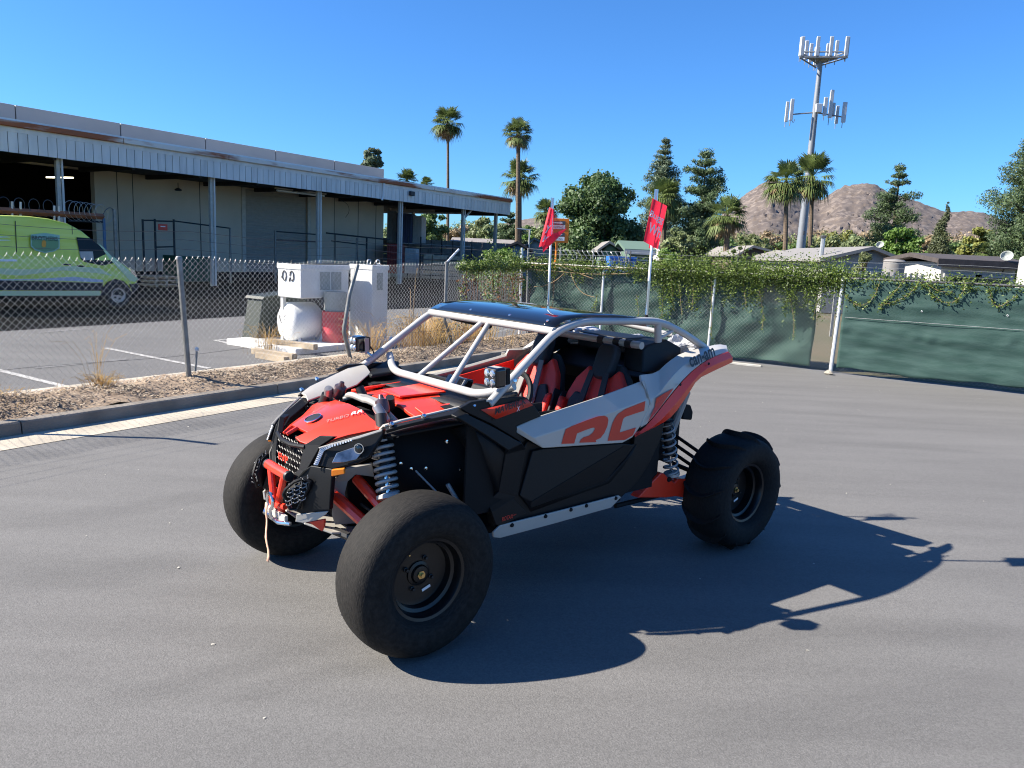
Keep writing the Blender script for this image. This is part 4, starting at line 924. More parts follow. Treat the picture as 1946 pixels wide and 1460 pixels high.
for t in (0, math.pi, -math.pi/2): MB().tube([np.array([cx, cy, cz])+(ua*math.cos(t)+ub*math.sin(t))*rw, np.array([cx+.03, cy, cz-.01])], .012, 6).build('spoke', 'black_plastic', sw)
MB().tube([(cx+.03, cy, cz-.01), (.62, cy, 1.0)], .03, 10).build('steering_column', 'dark_plastic', sw)

# ---- seats
def seat(yc, straps):
    e = grp('seat'); xb, zb = -.175, .585
    tilt = R(20); U = np.array([-math.sin(tilt), 0, math.cos(tilt)]); Fw = np.array([math.cos(tilt), 0, math.sin(tilt)]); Yv = np.array([0, 1.0, 0])
    o = np.array([xb, yc, zb])
    def P(y, h, d=0): return tuple(o+Yv*y+U*h+Fw*d)
    def pan(name, pts, d, t, m, **k): return MB().prism([P(y, h, d) for y, h in pts], Fw*t).build(name, m, e, **k)
    pan('back_shell', [(-.20, 0), (.20, 0), (.25, .22), (.245, .48), (.19, .62), (.11, .70), (-.11, .70), (-.19, .62), (-.245, .48), (-.25, .22)], -.05, .06, 'seat_black', bevel=.02)
    pan('back_face', [(-.185, .0), (.185, .0), (.255, .22), (.258, .44), (.215, .56), (.13, .66), (.07, .60), (-.07, .60), (-.13, .66), (-.215, .56), (-.258, .44), (-.255, .22)], .0, .05, 'seat_red', bevel=.018, seg=3)
    for s in (1, -1):
        pan('side_bolster', [(s*.15, .02), (s*.20, .02), (s*.262, .22), (s*.262, .42), (s*.215, .40), (s*.195, .22)], .03, .075, 'seat_red', bevel=.022, seg=3)
        pan('back_pad', [(s*.022, .02), (s*.145, .02), (s*.188, .22), (s*.205, .40), (s*.165, .47), (s*.10, .46), (s*.022, .33)], .04, .03, 'seat_black', bevel=.014)
        pan('side_edge', [(s*.262, .05), (s*.285, .22), (s*.282, .40), (s*.262, .46), (s*.262, .22)], -.02, .10, 'seat_black', bevel=.012)
        pan('harness_strap' , [(s*.05, .04), (s*.105, .04), (s*.115, .34), (s*.085, .62), (s*.04, .62), (s*.06, .34)], .072, .010, 'strap_grey' if straps else 'seat_black', bevel=.004)
    pan('headrest', [(-.045, .575), (.045, .575), (.080, .62), (.082, .76), (.060, .81), (-.060, .81), (-.082, .76), (-.080, .62)], .005, .075, 'seat_black', bevel=.025, seg=3)
    MB().prism([(.42, yc-.22, .60), (.42, yc+.22, .60), (-.14, yc+.21, .54), (-.14, yc-.21, .54)], (0, 0, .11)).build('seat_cushion', 'seat_black', e, bevel=.03, seg=3)
    for s in (1, -1):
        MB().prism([(.44, yc+s*.14, .70), (.44, yc+s*.25, .72), (-.14, yc+s*.24, .66), (-.14, yc+s*.14, .62)], (0, 0, .05)).build('cushion_bolster', 'seat_red', e, bevel=.02)
    if straps:
        MB().box(P(.02, .26, .085), (.05, .07, .02)).build('harness_buckle', 'chrome', e, bevel=.004)
        MB().box(P(.07, .34, .08), (.03, .06, .05)).build('harness_pad', 'strap_grey', e, bevel=.01)
    return e
seat(.305, False); seat(-.305, True)

# ---- roll cage
rl = [V('D',108,780,.66), V('D',582,262,.605), V('D',655,208,.60), V('D',770,190,.595), V('D',1000,182,.59), V('D',1325,188,.585), V('D',1420,228,.585), V('D',1500,278,.585), V('D',1645,378,.585)]
cage = grp('roll_cage'); CR = .0225
def ctube(name, pts, r=CR, both=False):
    for s in ((1, -1) if both else (1,)): MB().tube([(p[0], s*p[1], p[2]) for p in pts], r, 12).build(name, 'cage_grey', cage, smooth=60)
ctube('cage_side_rail', fillet([rl[0], rl[1], rl[3], rl[5], rl[7], rl[8]], .16, 6), both=True)
Hh = rl[1]; ctube('front_header', [(Hh[0]+.006, -Hh[1], Hh[2]), (Hh[0]+.006, Hh[1], Hh[2])])
lb = [(.625, -.625, 1.205), (.705, -.50, 1.145), (.735, -.28, 1.145), (.735, .28, 1.145), (.755, .50, 1.150), (.715, .640, 1.215)]
ctube('windscreen_lower_bar', fillet([(.655, -.63, 1.225), (.735, -.45, 1.152), (.735, .45, 1.152), (.655, .63, 1.225)], .12, 6), .0235)
for s in (1, -1): ctube('windscreen_brace', [(Hh[0]+.004, s*.030, Hh[2]-.004), (.735, s*.165, 1.158)], .0165)
bt, bb_ = V('D',1310,200,.585), V('D',1312,335,.575)
ctube('rear_post', [bt, bb_], both=True)
ctube('harness_bar', [(-.475, -.50, 1.375), (-.475, .50, 1.375)], .024)
ctube('rear_header', [(-.42, -.585, 1.525), (-.42, .585, 1.525)])
ctube('rear_brace', [(-.44, .02, 1.525), (-.70, .55, 1.44)], .017, both=True)
ctube('rear_gusset', [(-.52, .575, 1.42), (-.66, .583, 1.475)], .014, both=True)
for k, yy in enumerate((.16, .30, .40)):
    MB().tube([(-.475, yy-.025, 1.375), (-.475, yy+.025, 1.375)], .029, 10).build('bar_wrap', 'seat_black', cage)
for s in (1, -1):
    p = np.array(V('D',282,612,.645)); MB().lathe([(0,.028),(.010,.027),(.012,.02)], (p[0], s*p[1], p[2]), (.3, s*.9, .2), 8).build('cage_bolt', 'chrome', cage)
# roof skin
rz0 = Hh[2]
prof = [(Hh[0]+.012, rz0+.016), (.345, rz0+.034), (.29, rz0+.055), (.21, rz0+.068), (.08, rz0+.074), (-.15, rz0+.070), (-.36, rz0+.052), (-.47, rz0+.030)]
rows = []
for t in np.linspace(-1, 1, 13):
    rows.append([(x+.01*(1-t*t), t*(.598 if i > 1 else .60), z+.014-.008*abs(t)**3) for i, (x, z) in enumerate(prof)])
roof = part('roof_panel', MB().grid(rows), 'gloss_black', solid=.006, smooth=45)
for yy in (-.52, -.19, .19, .52):
    MB().lathe([(0,.006),(.008,.005),(.010,0)], (.345, yy, rz0+.050), (.62, 0, .78), 8).build('roof_bolt', 'chrome', roof)
part('roof_handle', MB().tube([(.30, -.45, rz0-.02), (.30, -.05, rz0-.035)], .02, 8), 'dark_plastic')

# ---- light pods on the pillars
def pod(c, s):
    e = grp('light_pod'); c = np.array(c, float); f = np.array([.985, s*.05, -.05]); f /= np.linalg.norm(f); u = np.array([0, 0, 1.0]); u -= f*(u @ f); u /= np.linalg.norm(u); w = np.cross(u, f)
    MB().box(c-f*.035, (.070, .094, .100), ax=(f, w, u)).build('pod_housing', 'gloss_black', e, bevel=.016, seg=3)
    MB().box(c-f*.085, (.03, .076, .084), ax=(f, w, u)).build('pod_heatsink', 'dark_plastic', e, bevel=.006)
    MB().box(c+f*.001, (.006, .084, .090), ax=(f, w, u)).build('pod_bezel', 'dull_rim', e, bevel=.01)
    for a in (-1, 1):
        for b in (-1, 1):
            MB().lathe([(0,.010),(.012,.009),(.0185,.003),(.0195,-.004)], c+f*.004+w*a*.0205+u*b*.0225, f, 14).build('pod_lens', 'lens_glass', e)
    MB().box(c-f*.055-w*s*(-1)*.0-u*.055+w*0, (.035, .05, .006), ax=(f, w, u)).build('pod_foot', 'cage_grey', e)
    k = c-f*.06+np.array([0, -s*.062, -.012])
    MB().box(k, (.030, .004, .10), ax=(f, w, u)).build('pod_bracket', 'chassis_grey', e, bevel=.0015)
    MB().tube([k-u*.04, k-u*.06+np.array([-.02, -s*.02, 0])], .008, 6).build('bracket_bolt', 'chrome', e)
    MB().tube(fillet([c-f*.09+u*.0, c-f*.12-u*.05+np.array([0,-s*.04,0]), c-f*.10-u*.13+np.array([0,-s*.05,0])], .05), .004, 6).build('pod_cable', 'dark_plastic', e)
pl = V('P',932,718,.705); pod(pl, 1); pod((pl[0], -pl[1], pl[2]), -1)

# ---- shoulder boxes behind the seats, rear deck
bxp = [V('D',1240,360,.50), V('D',1372,316,.52), V('D',1478,376,.54), V('D',1478,432,.55), V('D',1300,556,.56), V('D',1200,560,.54), V('D',1205,390,.50)]
bk = MB().prism([(p[0], p[1]-.16, p[2]) for p in bxp], (0, .16, 0))
part('shoulder_box', bk, 'black_plastic', both=True, bevel=.012, smooth=15)
part('engine_cover', MB().prism([(-.55, -.46, 1.16), (-.75, -.46, 1.27), (-1.02, -.46, 1.26), (-1.08, -.46, 1.16), (-1.02, -.46, .98), (-.60, -.46, .95)], (0, .92, 0)), 'black_plastic', bevel=.015)
part('rear_deck_box', MB().box((-.78, -.02, 1.33), (.26, .46, .11)), 'black_plastic', bevel=.015)
part('tail_panel', MB().prism([(-1.16, -.58, 1.22), (-1.20, -.58, 1.27), (-1.16, -.58, 1.31), (-1.06, -.58, 1.31), (-1.06, -.58, 1.22)], (0, 1.16, 0)), 'black_plastic', bevel=.012)
part('engine_block', MB().box((-.95, 0, .72), (.62, .50, .46)), 'dark_plastic', bevel=.02)
# ---- rear suspension
for sd in (1, -1):
    f = (lambda b: b) if sd > 0 else (lambda b: b.mirror())
    pts = [V('E',u,v,.50) for u, v in ((225,905), (330,790), (405,715), (425,694), (455,697), (500,745), (545,778), (575,745), (655,742), (740,714), (800,705), (800,905), (700,915), (560,895), (480,905))]
    arm = f(MB().prism([(x, y+.03, z) for x, y, z in pts], (0, .07, 0))).build('trailing_arm', 'body_red', BUG, bevel=.008)
    for u, v in ((428,725), (597,780)):
        c = V('E',u,v,.60); MB().lathe([(0,.01),(.016,.009),(.019,0)], (c[0], sd*(c[1]+.0), c[2]), (0, sd, 0), 10).build('arm_bolt', 'dark_plastic', arm)
    f(MB().tube([(-.30, .53, .375), (-.90, .53, .372), (-1.15, .55, .372)], .016, 8)).build('brake_cable', 'dark_plastic', arm)
    s1, s2 = np.array(V('E',575,290,.54)), np.array(V('E',622,735,.56))
    shock((s1+(s1-s2)*.18)*np.array([1, sd, 1]), s1*np.array([1, sd, 1]), s2*np.array([1, sd, 1]), (s2+(s2-s1)*.12)*np.array([1, sd, 1]), .046, .0075, 7.5, 'rear_shock')
    f(MB().tube([V('E',755,20,.48), V('E',690,190,.48), V('E',600,420,.46)], .026, 10)).build('rear_frame_tube', 'chassis_grey', BUG)
    for (u1, v1), (u2, v2) in (((560,335), (870,552)), ((545,405), (845,612)), ((560,500), (812,672))):
        f(MB().tube([V('E',u1,v1,.22), V('E',u2,v2,.56)], .0125, 8)).build('radius_rod', 'dark_plastic', BUG)
    f(MB().tube([(-1.25, .10, .45), (-1.25, .62, .40)], .018, 8)).build('drive_axle', 'dark_plastic', BUG)
    f(MB().prism([V('E',690,255,.42), V('E',700,120,.42), V('E',760,130,.42), V('E',780,190,.42), V('E',770,262,.42)], (0, .03, 0))).build('mud_guard', 'dark_plastic', BUG, bevel=.01)
    f(MB().box((-1.24, .64, .40), (.09, .08, .16))).build('rear_knuckle', 'dark_plastic', BUG, bevel=.02)
part('rear_skid', MB().box((-.62, 0, .372), (.7, .56, .02)), 'dark_plastic', bevel=.01)
part('exhaust', MB().tube([(-1.05, -.22, .86), (-1.32, -.22, .92)], .06, 12), 'dull_rim')

# ---- flag whips
def whip(base, top, fp, s):
    e = grp('flag_whip'); base, top = np.array(base), np.array(top)
    MB().tube([base, base+(top-base)*.30], .0105, 10).build('pole_sleeve', 'chrome', e, smooth=60)
    MB().tube([base, top], .0085, 10).build('pole', 'led_white', e, smooth=60)
    for a in (0, 2.1, 4.2):
        MB().tube([top-np.array([0,0,.075])+np.array([math.cos(a), math.sin(a), 0])*.010, top+np.array([math.cos(a), math.sin(a), 0])*.010], .004, 6).build('pole_tip', 'chrome', e)
    MB().lathe([(.022,0),(.022,.02),(.012,.03),(.010,.05)], base-np.array([0,0,.02]), (0,0,1), 10).build('pole_mount', 'dark_plastic', e)
    return e
mat('flag_red_back', (0.60, 0.02, 0.04), 0.65, transl=0.3)
# the left whip's flag hangs and folds back; the right whip's is twisted to a point
wb, wt = V('P',1228,606,.50), V('P',1247,360,.50); wL = whip(wb, wt, None, 1)
wb2, wt2 = V('P',1041,602,-.50), V('P',1050,376,-.50); wR = whip(wb2, wt2, None, -1)
mat('flag_sheer', (0.72, 0.03, 0.04), 0.7, alpha=0.5)
def flagmesh(e, quad, y0, wav, nx=14, ny=16, m='flag_red'):
    # quad: pixel corners tl,tr,br,bl ; y0 lateral plane ; wav(i,j)-> lateral offset
    tl, tr_, br, bl = (np.array(q, float) for q in quad); rows = []
    for j in range(ny+1):
        b = j/ny; row = []
        for i in range(nx+1):
            a = i/nx; p = (tl*(1-a)+tr_*a)*(1-b)+(bl*(1-a)+br*a)*b
            row.append(V('P', p[0], p[1], y0+wav(a, b)))
        rows.append(row)
    return MB().grid(rows).build('flag', m, e, smooth=80, fix=False)
def on_flag(quad, y0, wav, off):
    tl, tr_, br, bl = (np.array(q, float) for q in quad)
    def f(X, Y, Pt):       # X, Y in 0..1 flag coordinates
        o = []
        for a, b in zip(X, Y):
            a = min(a, .985); p = (tl*(1-a)+tr_*a)*(1-b)+(bl*(1-a)+br*a)*b; o.append(V('P', p[0], p[1], y0+wav(a, b)+off))
        return np.array(o)
    return f
def flagtext(e, body, quad, y0, wav, ax, ay, w, h, bold=.015):
    fn = on_flag(quad, y0, wav, .004)
    text('flag_lettering', body, 'flag_white', e, (0,0,0), (1,0,0), (0,1,0), w, h, shear=.15, bold=bold, bend=lambda X, Y, Pt: fn(ax+X, ay-Y, Pt))
q1 = ((1240,377), (1268,392), (1250,474), (1223,459)); w1 = lambda a, b: .030*math.sin(3.2*a+.6)-.05*a*b*.3+.01
flagmesh(wL, q1, .50, w1)
flagtext(wL, 'Bugg', q1, .50, w1, .02, .46, .96, .20)
flagtext(wL, 'Wh', q1, .50, w1, .18, .76, .80, .24)
flagmesh(wL, ((1235,455), (1252,448), (1247,471), (1233,472)), .50, lambda a, b: -.015)
q2 = ((1046,394), (1054,400), (1046,468), (1024,474)); w2 = lambda a, b: .02*math.sin(4*a)+.012
q2 = ((1044,394), (1053,399), (1050,462), (1024,470)); flagmesh(wR, q2, -.50, w2)
flagmesh(wR, ((1030,462), (1050,445), (1078,434), (1032,480)), -.50, lambda a, b: .03+.01*math.sin(5*a))
flagmesh(wR, ((1049,392), (1056,412), (1078,435), (1050,464)), -.50, lambda a, b: -.01+.012*math.sin(6*b), m='flag_sheer')
flagtext(wR, 'y', q2, -.50, w2, .20, .66, .62, .20)
flagtext(wR, 'ip', q2, -.50, w2, .16, .93, .66, .20)

# ---- loose wrapping left in the back
def crumple(name, label, c, size, seed, group):
    rs = np.random.RandomState(seed); bm = bmesh.new(); bmesh.ops.create_icosphere(bm, subdivisions=4, radius=1)
    ph = rs.rand(6, 3)*6
    for v in bm.verts:
        d = v.co.normalized(); k = 1+.22*math.sin(d.x*5+ph[0,0]+3*math.sin(d.y*4+ph[0,1]))+.15*math.sin(d.y*9+ph[1,0]+2*d.z)+.10*abs(math.sin(d.z*11+d.x*7+ph[2,0]))
        v.co = Vector((d.x*size[0]*k, d.y*size[1]*k, d.z*size[2]*k))
    me = bpy.data.meshes.new(name); bm.to_mesh(me); bm.free(); me.materials.append(MATS['plastic_wrap'])
    o = bpy.data.objects.new(name, me); COL.objects.link(o)
    w = vO+vF*c[0]+vL*c[1]+np.array([0, 0, c[2]]); o.location = w
    return tag(o, label, 'plastic bag', group)
crumple('plastic_bag', 'crumpled clear plastic bag bulging beside the rear end of the cage', (-.98, .42, 1.345), (.10, .08, .065), 3, None)
crumple('plastic_bag', 'crumpled clear plastic sheet lying behind the seats under the roof', (-.80, -.35, 1.34), (.13, .11, .05), 5, None)
crumple('plastic_bag', 'small white crumpled plastic on the rear deck behind the harness bar', (-.98, .02, 1.33), (.08, .11, .04), 9, None)

REF = None
# ================================================================== warehouse
mat('wall_tan', (0.50, 0.43, 0.34), 0.85, var=0.08, vscale=0.7, bump=0.15, bscale=30, vdet=8)
mat('parapet_grey', (0.40, 0.385, 0.365), 0.8, var=0.06, vscale=0.6, vdet=8)
mat('fascia_white', (0.70, 0.665, 0.625), 0.7, var=0.10, vscale=1.6, vdet=9, stretch=(2, 2, .4))
mat('fascia_white_b', (0.63, 0.60, 0.565), 0.7, var=0.14, vscale=1.9, vdet=9, stretch=(2, 2, .4))
mat('rusty_gutter', (0.74, 0.66, 0.58), 0.8, col2=(0.33, 0.10, 0.04), vscale=0.55, vdet=10, stretch=(.6, .6, 3))
for _n in MATS['rusty_gutter'].node_tree.nodes:
    if _n.type == 'VALTORGB': _n.color_ramp.elements[0].position = .46; _n.color_ramp.elements[1].position = .56
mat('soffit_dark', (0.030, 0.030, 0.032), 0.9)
mat('column_grey', (0.44, 0.41, 0.36), 0.6, var=0.1)
mat('door_grey', (0.29, 0.27, 0.235), 0.6, var=0.06)
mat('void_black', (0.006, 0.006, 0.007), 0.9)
mat('pipe_dark', (0.02, 0.024, 0.03), 0.6)
mat('pipe_blue', (0.05, 0.12, 0.24), 0.6)
mat('rust_beam', (0.22, 0.085, 0.045), 0.85, var=0.3, vscale=3)
mat('lamp_lit', (1, .95, .8), 0.5, emit=(1.0, 0.9, 0.62, 3.0))
mat('white_paint', (0.70, 0.70, 0.68), 0.6, var=0.06, vscale=3)
WN, WW = 28.5, 32.5                      # column line and wall line
def yp0(px, py, n): q = to_sn(onplane(px, py, LN*n, LN)); return (q[0], q[1], q[2])
wh = thing('warehouse', 'long low warehouse with rusty-edged white canopy and tan wall behind the fence', 'warehouse', SN(0, 0), LOT)
def lb(name, s0, s1, n0, n1, z0, z1, m, parent=wh, **k): return MB().box(((s0+s1)/2, (n0+n1)/2, (z0+z1)/2), (abs(s1-s0), abs(n1-n0), abs(z1-z0))).build(name, m, parent, **k)
SE = 43.45; W1 = 35.6
wall = lb('wall', 29.55, W1, WW, WW+.3, .45, 5.4, 'wall_tan'); lb('wall', 17.95, 25.45, WW, WW+.3, .45, 5.4, 'wall_tan'); lb('wall', 25.45, 29.55, WW, WW+.3, 4.55, 5.4, 'wall_tan'); lb('wall', -22, 17.95, WW, WW+.3, 4.55, 5.4, 'wall_tan')
lb('wall', W1-.3, W1, WW+.3, 60, .0, 6.6, 'wall_tan'); lb('wall', -22, -21.7, WW+.3, 60, 0, 5.4, 'wall_tan')
for s in (18.9, 19.6, 22.9, 30.3, 31.5, 33.4, 34.9): lb('wall_joint', s, s+.03, WW-.012, WW+.01, .45, 5.4, 'pipe_dark', wall)
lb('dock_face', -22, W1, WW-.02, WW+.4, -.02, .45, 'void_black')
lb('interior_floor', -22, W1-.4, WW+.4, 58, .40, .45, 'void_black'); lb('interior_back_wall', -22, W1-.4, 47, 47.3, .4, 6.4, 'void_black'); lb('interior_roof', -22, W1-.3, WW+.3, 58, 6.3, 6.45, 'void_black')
# parapet slabs, one by one
for i in range(14):
    a = -22+i*4.12; b = min(a+4.1, W1)
    if a > W1: break
    lb('parapet_panel', a+.008, b-.008, WW+.02, WW+.25, 5.4, 6.66, 'parapet_grey', bevel=.02)
lb('parapet_core', -22, W1-.05, WW+.06, WW+.24, 5.4, 6.62, 'pipe_dark')
door = lb('roller_door', 25.5, 29.5, WW+.10, WW+.16, .45, 4.55, 'door_grey')
for k in range(34): MB().box((27.5, WW+.10, .55+k*.12), (4.0, .03, .085)).build('door_slat', 'door_grey', door, bevel=.012)
lb('door_jamb', 25.25, 25.47, WW-.05, WW+.02, .45, 4.7, 'column_grey'); lb('door_jamb', 29.53, 29.75, WW-.05, WW+.02, .45, 4.7, 'column_grey')
# canopy
lb('canopy_roof', -22, SE-.1, WN-.05, WW+.0, 5.36, 5.46, 'parapet_grey'); lb('canopy_roof', W1, SE-.1, WW, 66, 5.36, 5.46, 'parapet_grey')
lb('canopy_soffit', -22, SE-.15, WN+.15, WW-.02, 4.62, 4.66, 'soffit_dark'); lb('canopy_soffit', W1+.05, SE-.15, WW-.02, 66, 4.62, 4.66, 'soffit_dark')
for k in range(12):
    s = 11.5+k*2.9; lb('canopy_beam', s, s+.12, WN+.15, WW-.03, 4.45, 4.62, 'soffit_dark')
fs = lb('fascia_backing', -22, SE, WN-.02, WN+.10, 4.54, 5.40, 'fascia_white')
bw = .315; k = 0; a = 11.0
rr = np.random.RandomState(2)
while a < SE-.02:
    b = min(a+bw, SE); MB().box(((a+b)/2, WN-.034, 4.85+rr.uniform(-.004, .004)), (b-a-.022, .026, .66)).build('fascia_board', 'fascia_white' if rr.rand() < .65 else 'fascia_white_b', wh, smooth=None); a += bw
lb('fascia_groove', 11, SE, WN-.023, WN-.019, 4.52, 5.18, 'pipe_dark')
lb('fascia_trim', -22, 11, WN-.05, WN-.02, 4.52, 5.18, 'fascia_white'); lb('fascia_band', -22, SE+.02, WN-.06, WN-.02, 5.18, 5.37, 'fascia_white')
a = -20.0
while a < SE:
    b = min(a+4.6, SE+.05); MB().prism([(a+.02, WN-.20, 5.36), (a+.02, WN-.20, 5.53), (a+.02, WN-.065, 5.53), (a+.02, WN-.065, 5.34), (a+.02, WN-.16, 5.335)], (b-a-.04, 0, 0)).build('gutter_length', 'rusty_gutter', wh, bevel=.01); a = b
lb('roof_edge', -22, SE+.1, WN-.12, WN+.12, 5.535, 5.60, 'white_paint')
lb('canopy_end', SE-.02, SE+.05, WN-.03, 66, 4.54, 5.40, 'fascia_white')
for s in (14.62, 20.85, 26.85, 32.85, 38.7):
    c = lb('column', s-.07, s+.07, WN+.25, WN+.39, 0, 4.62, 'column_grey', bevel=.01)
    MB().tube([(s+.11, WN+.22, .02), (s+.11, WN+.22, 4.6)], .04, 10).build('downpipe', 'fascia_white_b', c)
for s, n in ((38.9, 35), (36.2, 36), (42.5, 36), (42.6, WN+.5), (39, 43), (42.6, 43)): lb('column', s-.09, s+.09, n-.09, n+.09, 0, 4.62, 'column_grey')
MB().tube([(38.95, WN+.3, 4.1), (39.6, WN+.3, 4.6)], .07, 8).build('downpipe_elbow', 'column_grey', wh)
MB().tube([(31.05, WN-.10, 5.36), (31.05, WN-.10, 4.72), (30.95, WN-.10, 4.45)], .06, 8).build('downpipe_spout', 'white_paint', wh)
MB().box((33.3, WN-.16, 5.0), (.34, .16, .24)).build('flood_lamp', 'pipe_dark', wh, bevel=.03)
MB().tube([(25.1, WN+1.2, 4.42), (28.1, WN+1.2, 4.42)], .05, 8).build('tube_lamp', 'white_paint', wh); MB().box((26.6, WN+1.2, 4.52), (3.1, .22, .06)).build('lamp_tray', 'column_grey', wh)
MB().tube([yp0(88,337,WW+2.6), yp0(139,338,WW+2.6)], .03, 8).build('lit_tube_lamp', 'lamp_lit', wh)
e = MB().tube([(21.2, WW-.9, 4.4), (21.2, WW-.9, 4.15)], .015, 6); e.lathe([(.03, .06), (.14, 0), (.16, -.05), (.10, -.08), (0, -.08)], (21.2, WW-.9, 4.12), (0,0,1), 12); e.build('pendant_lamp', 'pipe_dark', wh)
MB().tube(chaikin([(30.0, WN+2, 4.4), (30.6, WN+2, 4.2), (30.7, WN+2, 3.8), (30.4, WN+2, 3.5)], 2), .012, 5).build('hanging_cable', 'pipe_dark', wh)
# yard fences in front of the dock
def yardfence(name, label, spec, m='pipe_dark'):
    f = thing(name, label, 'fence', SN(0, 0), LOT)
    for nm, pts, r_, mm in spec: MB().tube(pts, r_, 8).build(nm, mm or m, f)
    return f
def yp(px, py, n): q = to_sn(onplane(px, py, LN*n, LN)); return (q[0], q[1], q[2])
nF = 30.6
spec = []
for px, top in ((271, 417), (294, 416), (330, 417), (437, 433)):
    a = yp(px, top, nF); spec.append(('fence_post', [(a[0], a[1], 0), a], .045, None if px < 430 else 'galv_post'))
spec += [('top_rail', [yp(271,419,nF), yp(294,419,nF)], .03, None), ('top_rail', [yp(294,420,nF), yp(330,421,nF)], .03, None), ('top_rail', [yp(330,420,nF), yp(437,434,nF)], .03, None), ('mid_rail', [yp(294,470,nF), yp(330,469,nF)], .03, None), ('infill_post', [yp(381,427,nF), yp(383,505,nF)], .02, None)]
yf = yardfence('gate_frame', 'black pipe gate frame standing in front of the tan wall left of the roller door', spec)
q = yp(308, 432, nF); MB().box((q[0], q[1]-.05, q[2]), (.42, .02, .26)).build('warning_sign', 'decal_red', yf)
q = yp(308, 432, nF); MB().box((q[0], q[1]-.063, q[2]+.03), (.22, .006, .04)).build('sign_print', 'white_sticker', yf)
spec = []
for px, top in ((523, 438), (605, 440), (637, 445), (678, 452), (697, 450)):
    a = yp(px, top, nF); spec.append(('fence_post', [(a[0], a[1], 0), a], .05 if px not in (637,) else .025, 'galv_post' if px in (678, 523) else None))
spec += [('top_rail', [yp(523,440,nF), yp(605,446,nF)], .03, None), ('mid_rail', [yp(523,456,nF), yp(605,460,nF)], .03, None), ('top_rail', [yp(620,443,nF), yp(740,456,nF)], .04, None), ('mid_rail', [yp(630,458,nF), yp(697,466,nF)], .03, None)]
yardfence('dock_railing', 'dark pipe railing along the dock between the roller door and the canopy end', spec)
bf = thing('picket_fence', 'black steel picket fence under the open end of the canopy', 'fence', SN(0, 0), LOT)
for k, px in enumerate((762, 776, 800, 820, 840, 861, 878, 897)):
    a = yp(px, 447+k*1.5, nF); b = yp(px, 520, nF); MB().tube([(a[0], a[1], 0), a], .03 if k % 2 else .045, 6).build('picket', 'pipe_dark', bf)
for py in (462, 500): MB().tube([yp(762,py,nF), yp(900,py+8,nF)], .022, 6).build('fence_rail', 'galv' , bf)
cg = thing('razor_fence', 'chain fence with razor wire coils and a rusty beam behind the green van', 'fence', SN(0, 0), LOT)
n2 = 26.5
MB().tube([yp(-60,396,n2), yp(196,412,n2)], .10, 4).build('rusty_beam', 'rust_beam', cg)
for px, top in ((23, 383), (39, 384), (103, 391), (112, 392)): MB().tube([yp(px,top,n2), yp(px,420,n2)], .035, 6).build('beam_stub', 'fascia_white_b', cg)
a = yp(217, 398, n2); MB().tube([(a[0], a[1], 0), a], .06, 8).build('fence_post', 'galv_post', cg)
a = yp(197, 415, n2); MB().tube([(a[0], a[1], 0), a], .05, 8).build('fence_post', 'pipe_blue', cg); MB().tube([yp(130,420,n2), yp(198,422,n2)], .035, 6).build('top_rail', 'pipe_dark', cg)
A, B = np.array(yp(132, 400, n2)), np.array(yp(200, 408, n2)); pts = [A+(B-A)*t+np.array([.32*math.cos(t*7*6.283), .08*math.cos(t*7*6.283), .32*math.sin(t*7*6.283)]) for t in np.linspace(0, 1, 7*20)]
MB().tube(pts, .008, 4).build('razor_coil', 'galv', cg)
A, B = np.array(yp(-60, 388, n2)), np.array(yp(112, 398, n2)); pts = [A+(B-A)*t+np.array([.30*math.cos(t*6*6.283), .08*math.cos(t*6*6.283), .28*math.sin(t*6*6.283)]) for t in np.linspace(0, 1, 9*12)]
MB().tube(pts, .010, 4).build('razor_coil', 'wire_dark', cg)
MB().tube(chaikin([yp(196,408,n2), yp(200,400,n2), yp(208,394,n2), yp(216,398,n2), yp(217,410,n2)], 2), .016, 5).build('bent_wire', 'wire_dark', cg)
mat('dumpster_green', (0.012, 0.070, 0.045), 0.6, var=0.2, vscale=3)
dg = thing('dumpster', 'dark green dumpster in the canopy shade beside a column', 'dumpster', SN(0, 0), LOT)
a, b = yp(338, 486, 29.6), yp(409, 522, 29.6)
MB().prism([(a[0], 29.4, .15), (a[0], 29.4, a[2]), (b[0], 29.4, a[2]-.05), (b[0]-.1, 29.4, .15)], (0, 1.3, 0)).build('bin', 'dumpster_green', dg, bevel=.03)
for t in (.2, .5, .8): MB().box((a[0]+(b[0]-a[0])*t, 29.37, a[2]*.55), (.08, .06, a[2]*.7)).build('bin_rib', 'dumpster_green', dg)
pk = thing('pallet_stack', 'timber pallets lying in the canopy shade behind the leaning fence post', 'pallet', SN(0, 0), LOT)
a = yp(330, 520, 29.0); mat('timber', (0.34, 0.27, 0.19), 0.85, var=0.25, vscale=5)
for k in range(3):
    for j in range(4): MB().box((a[0]-.9+j*.01, 28.9, .10+k*.16), (1.3, 1.0-.0*j, .03)).build('pallet_deck', 'timber', pk) if j == 0 else MB().box((a[0]-1.6+j*.45, 28.9, .04+k*.16), (.09, 1.0, .09)).build('pallet_block', 'timber', pk)

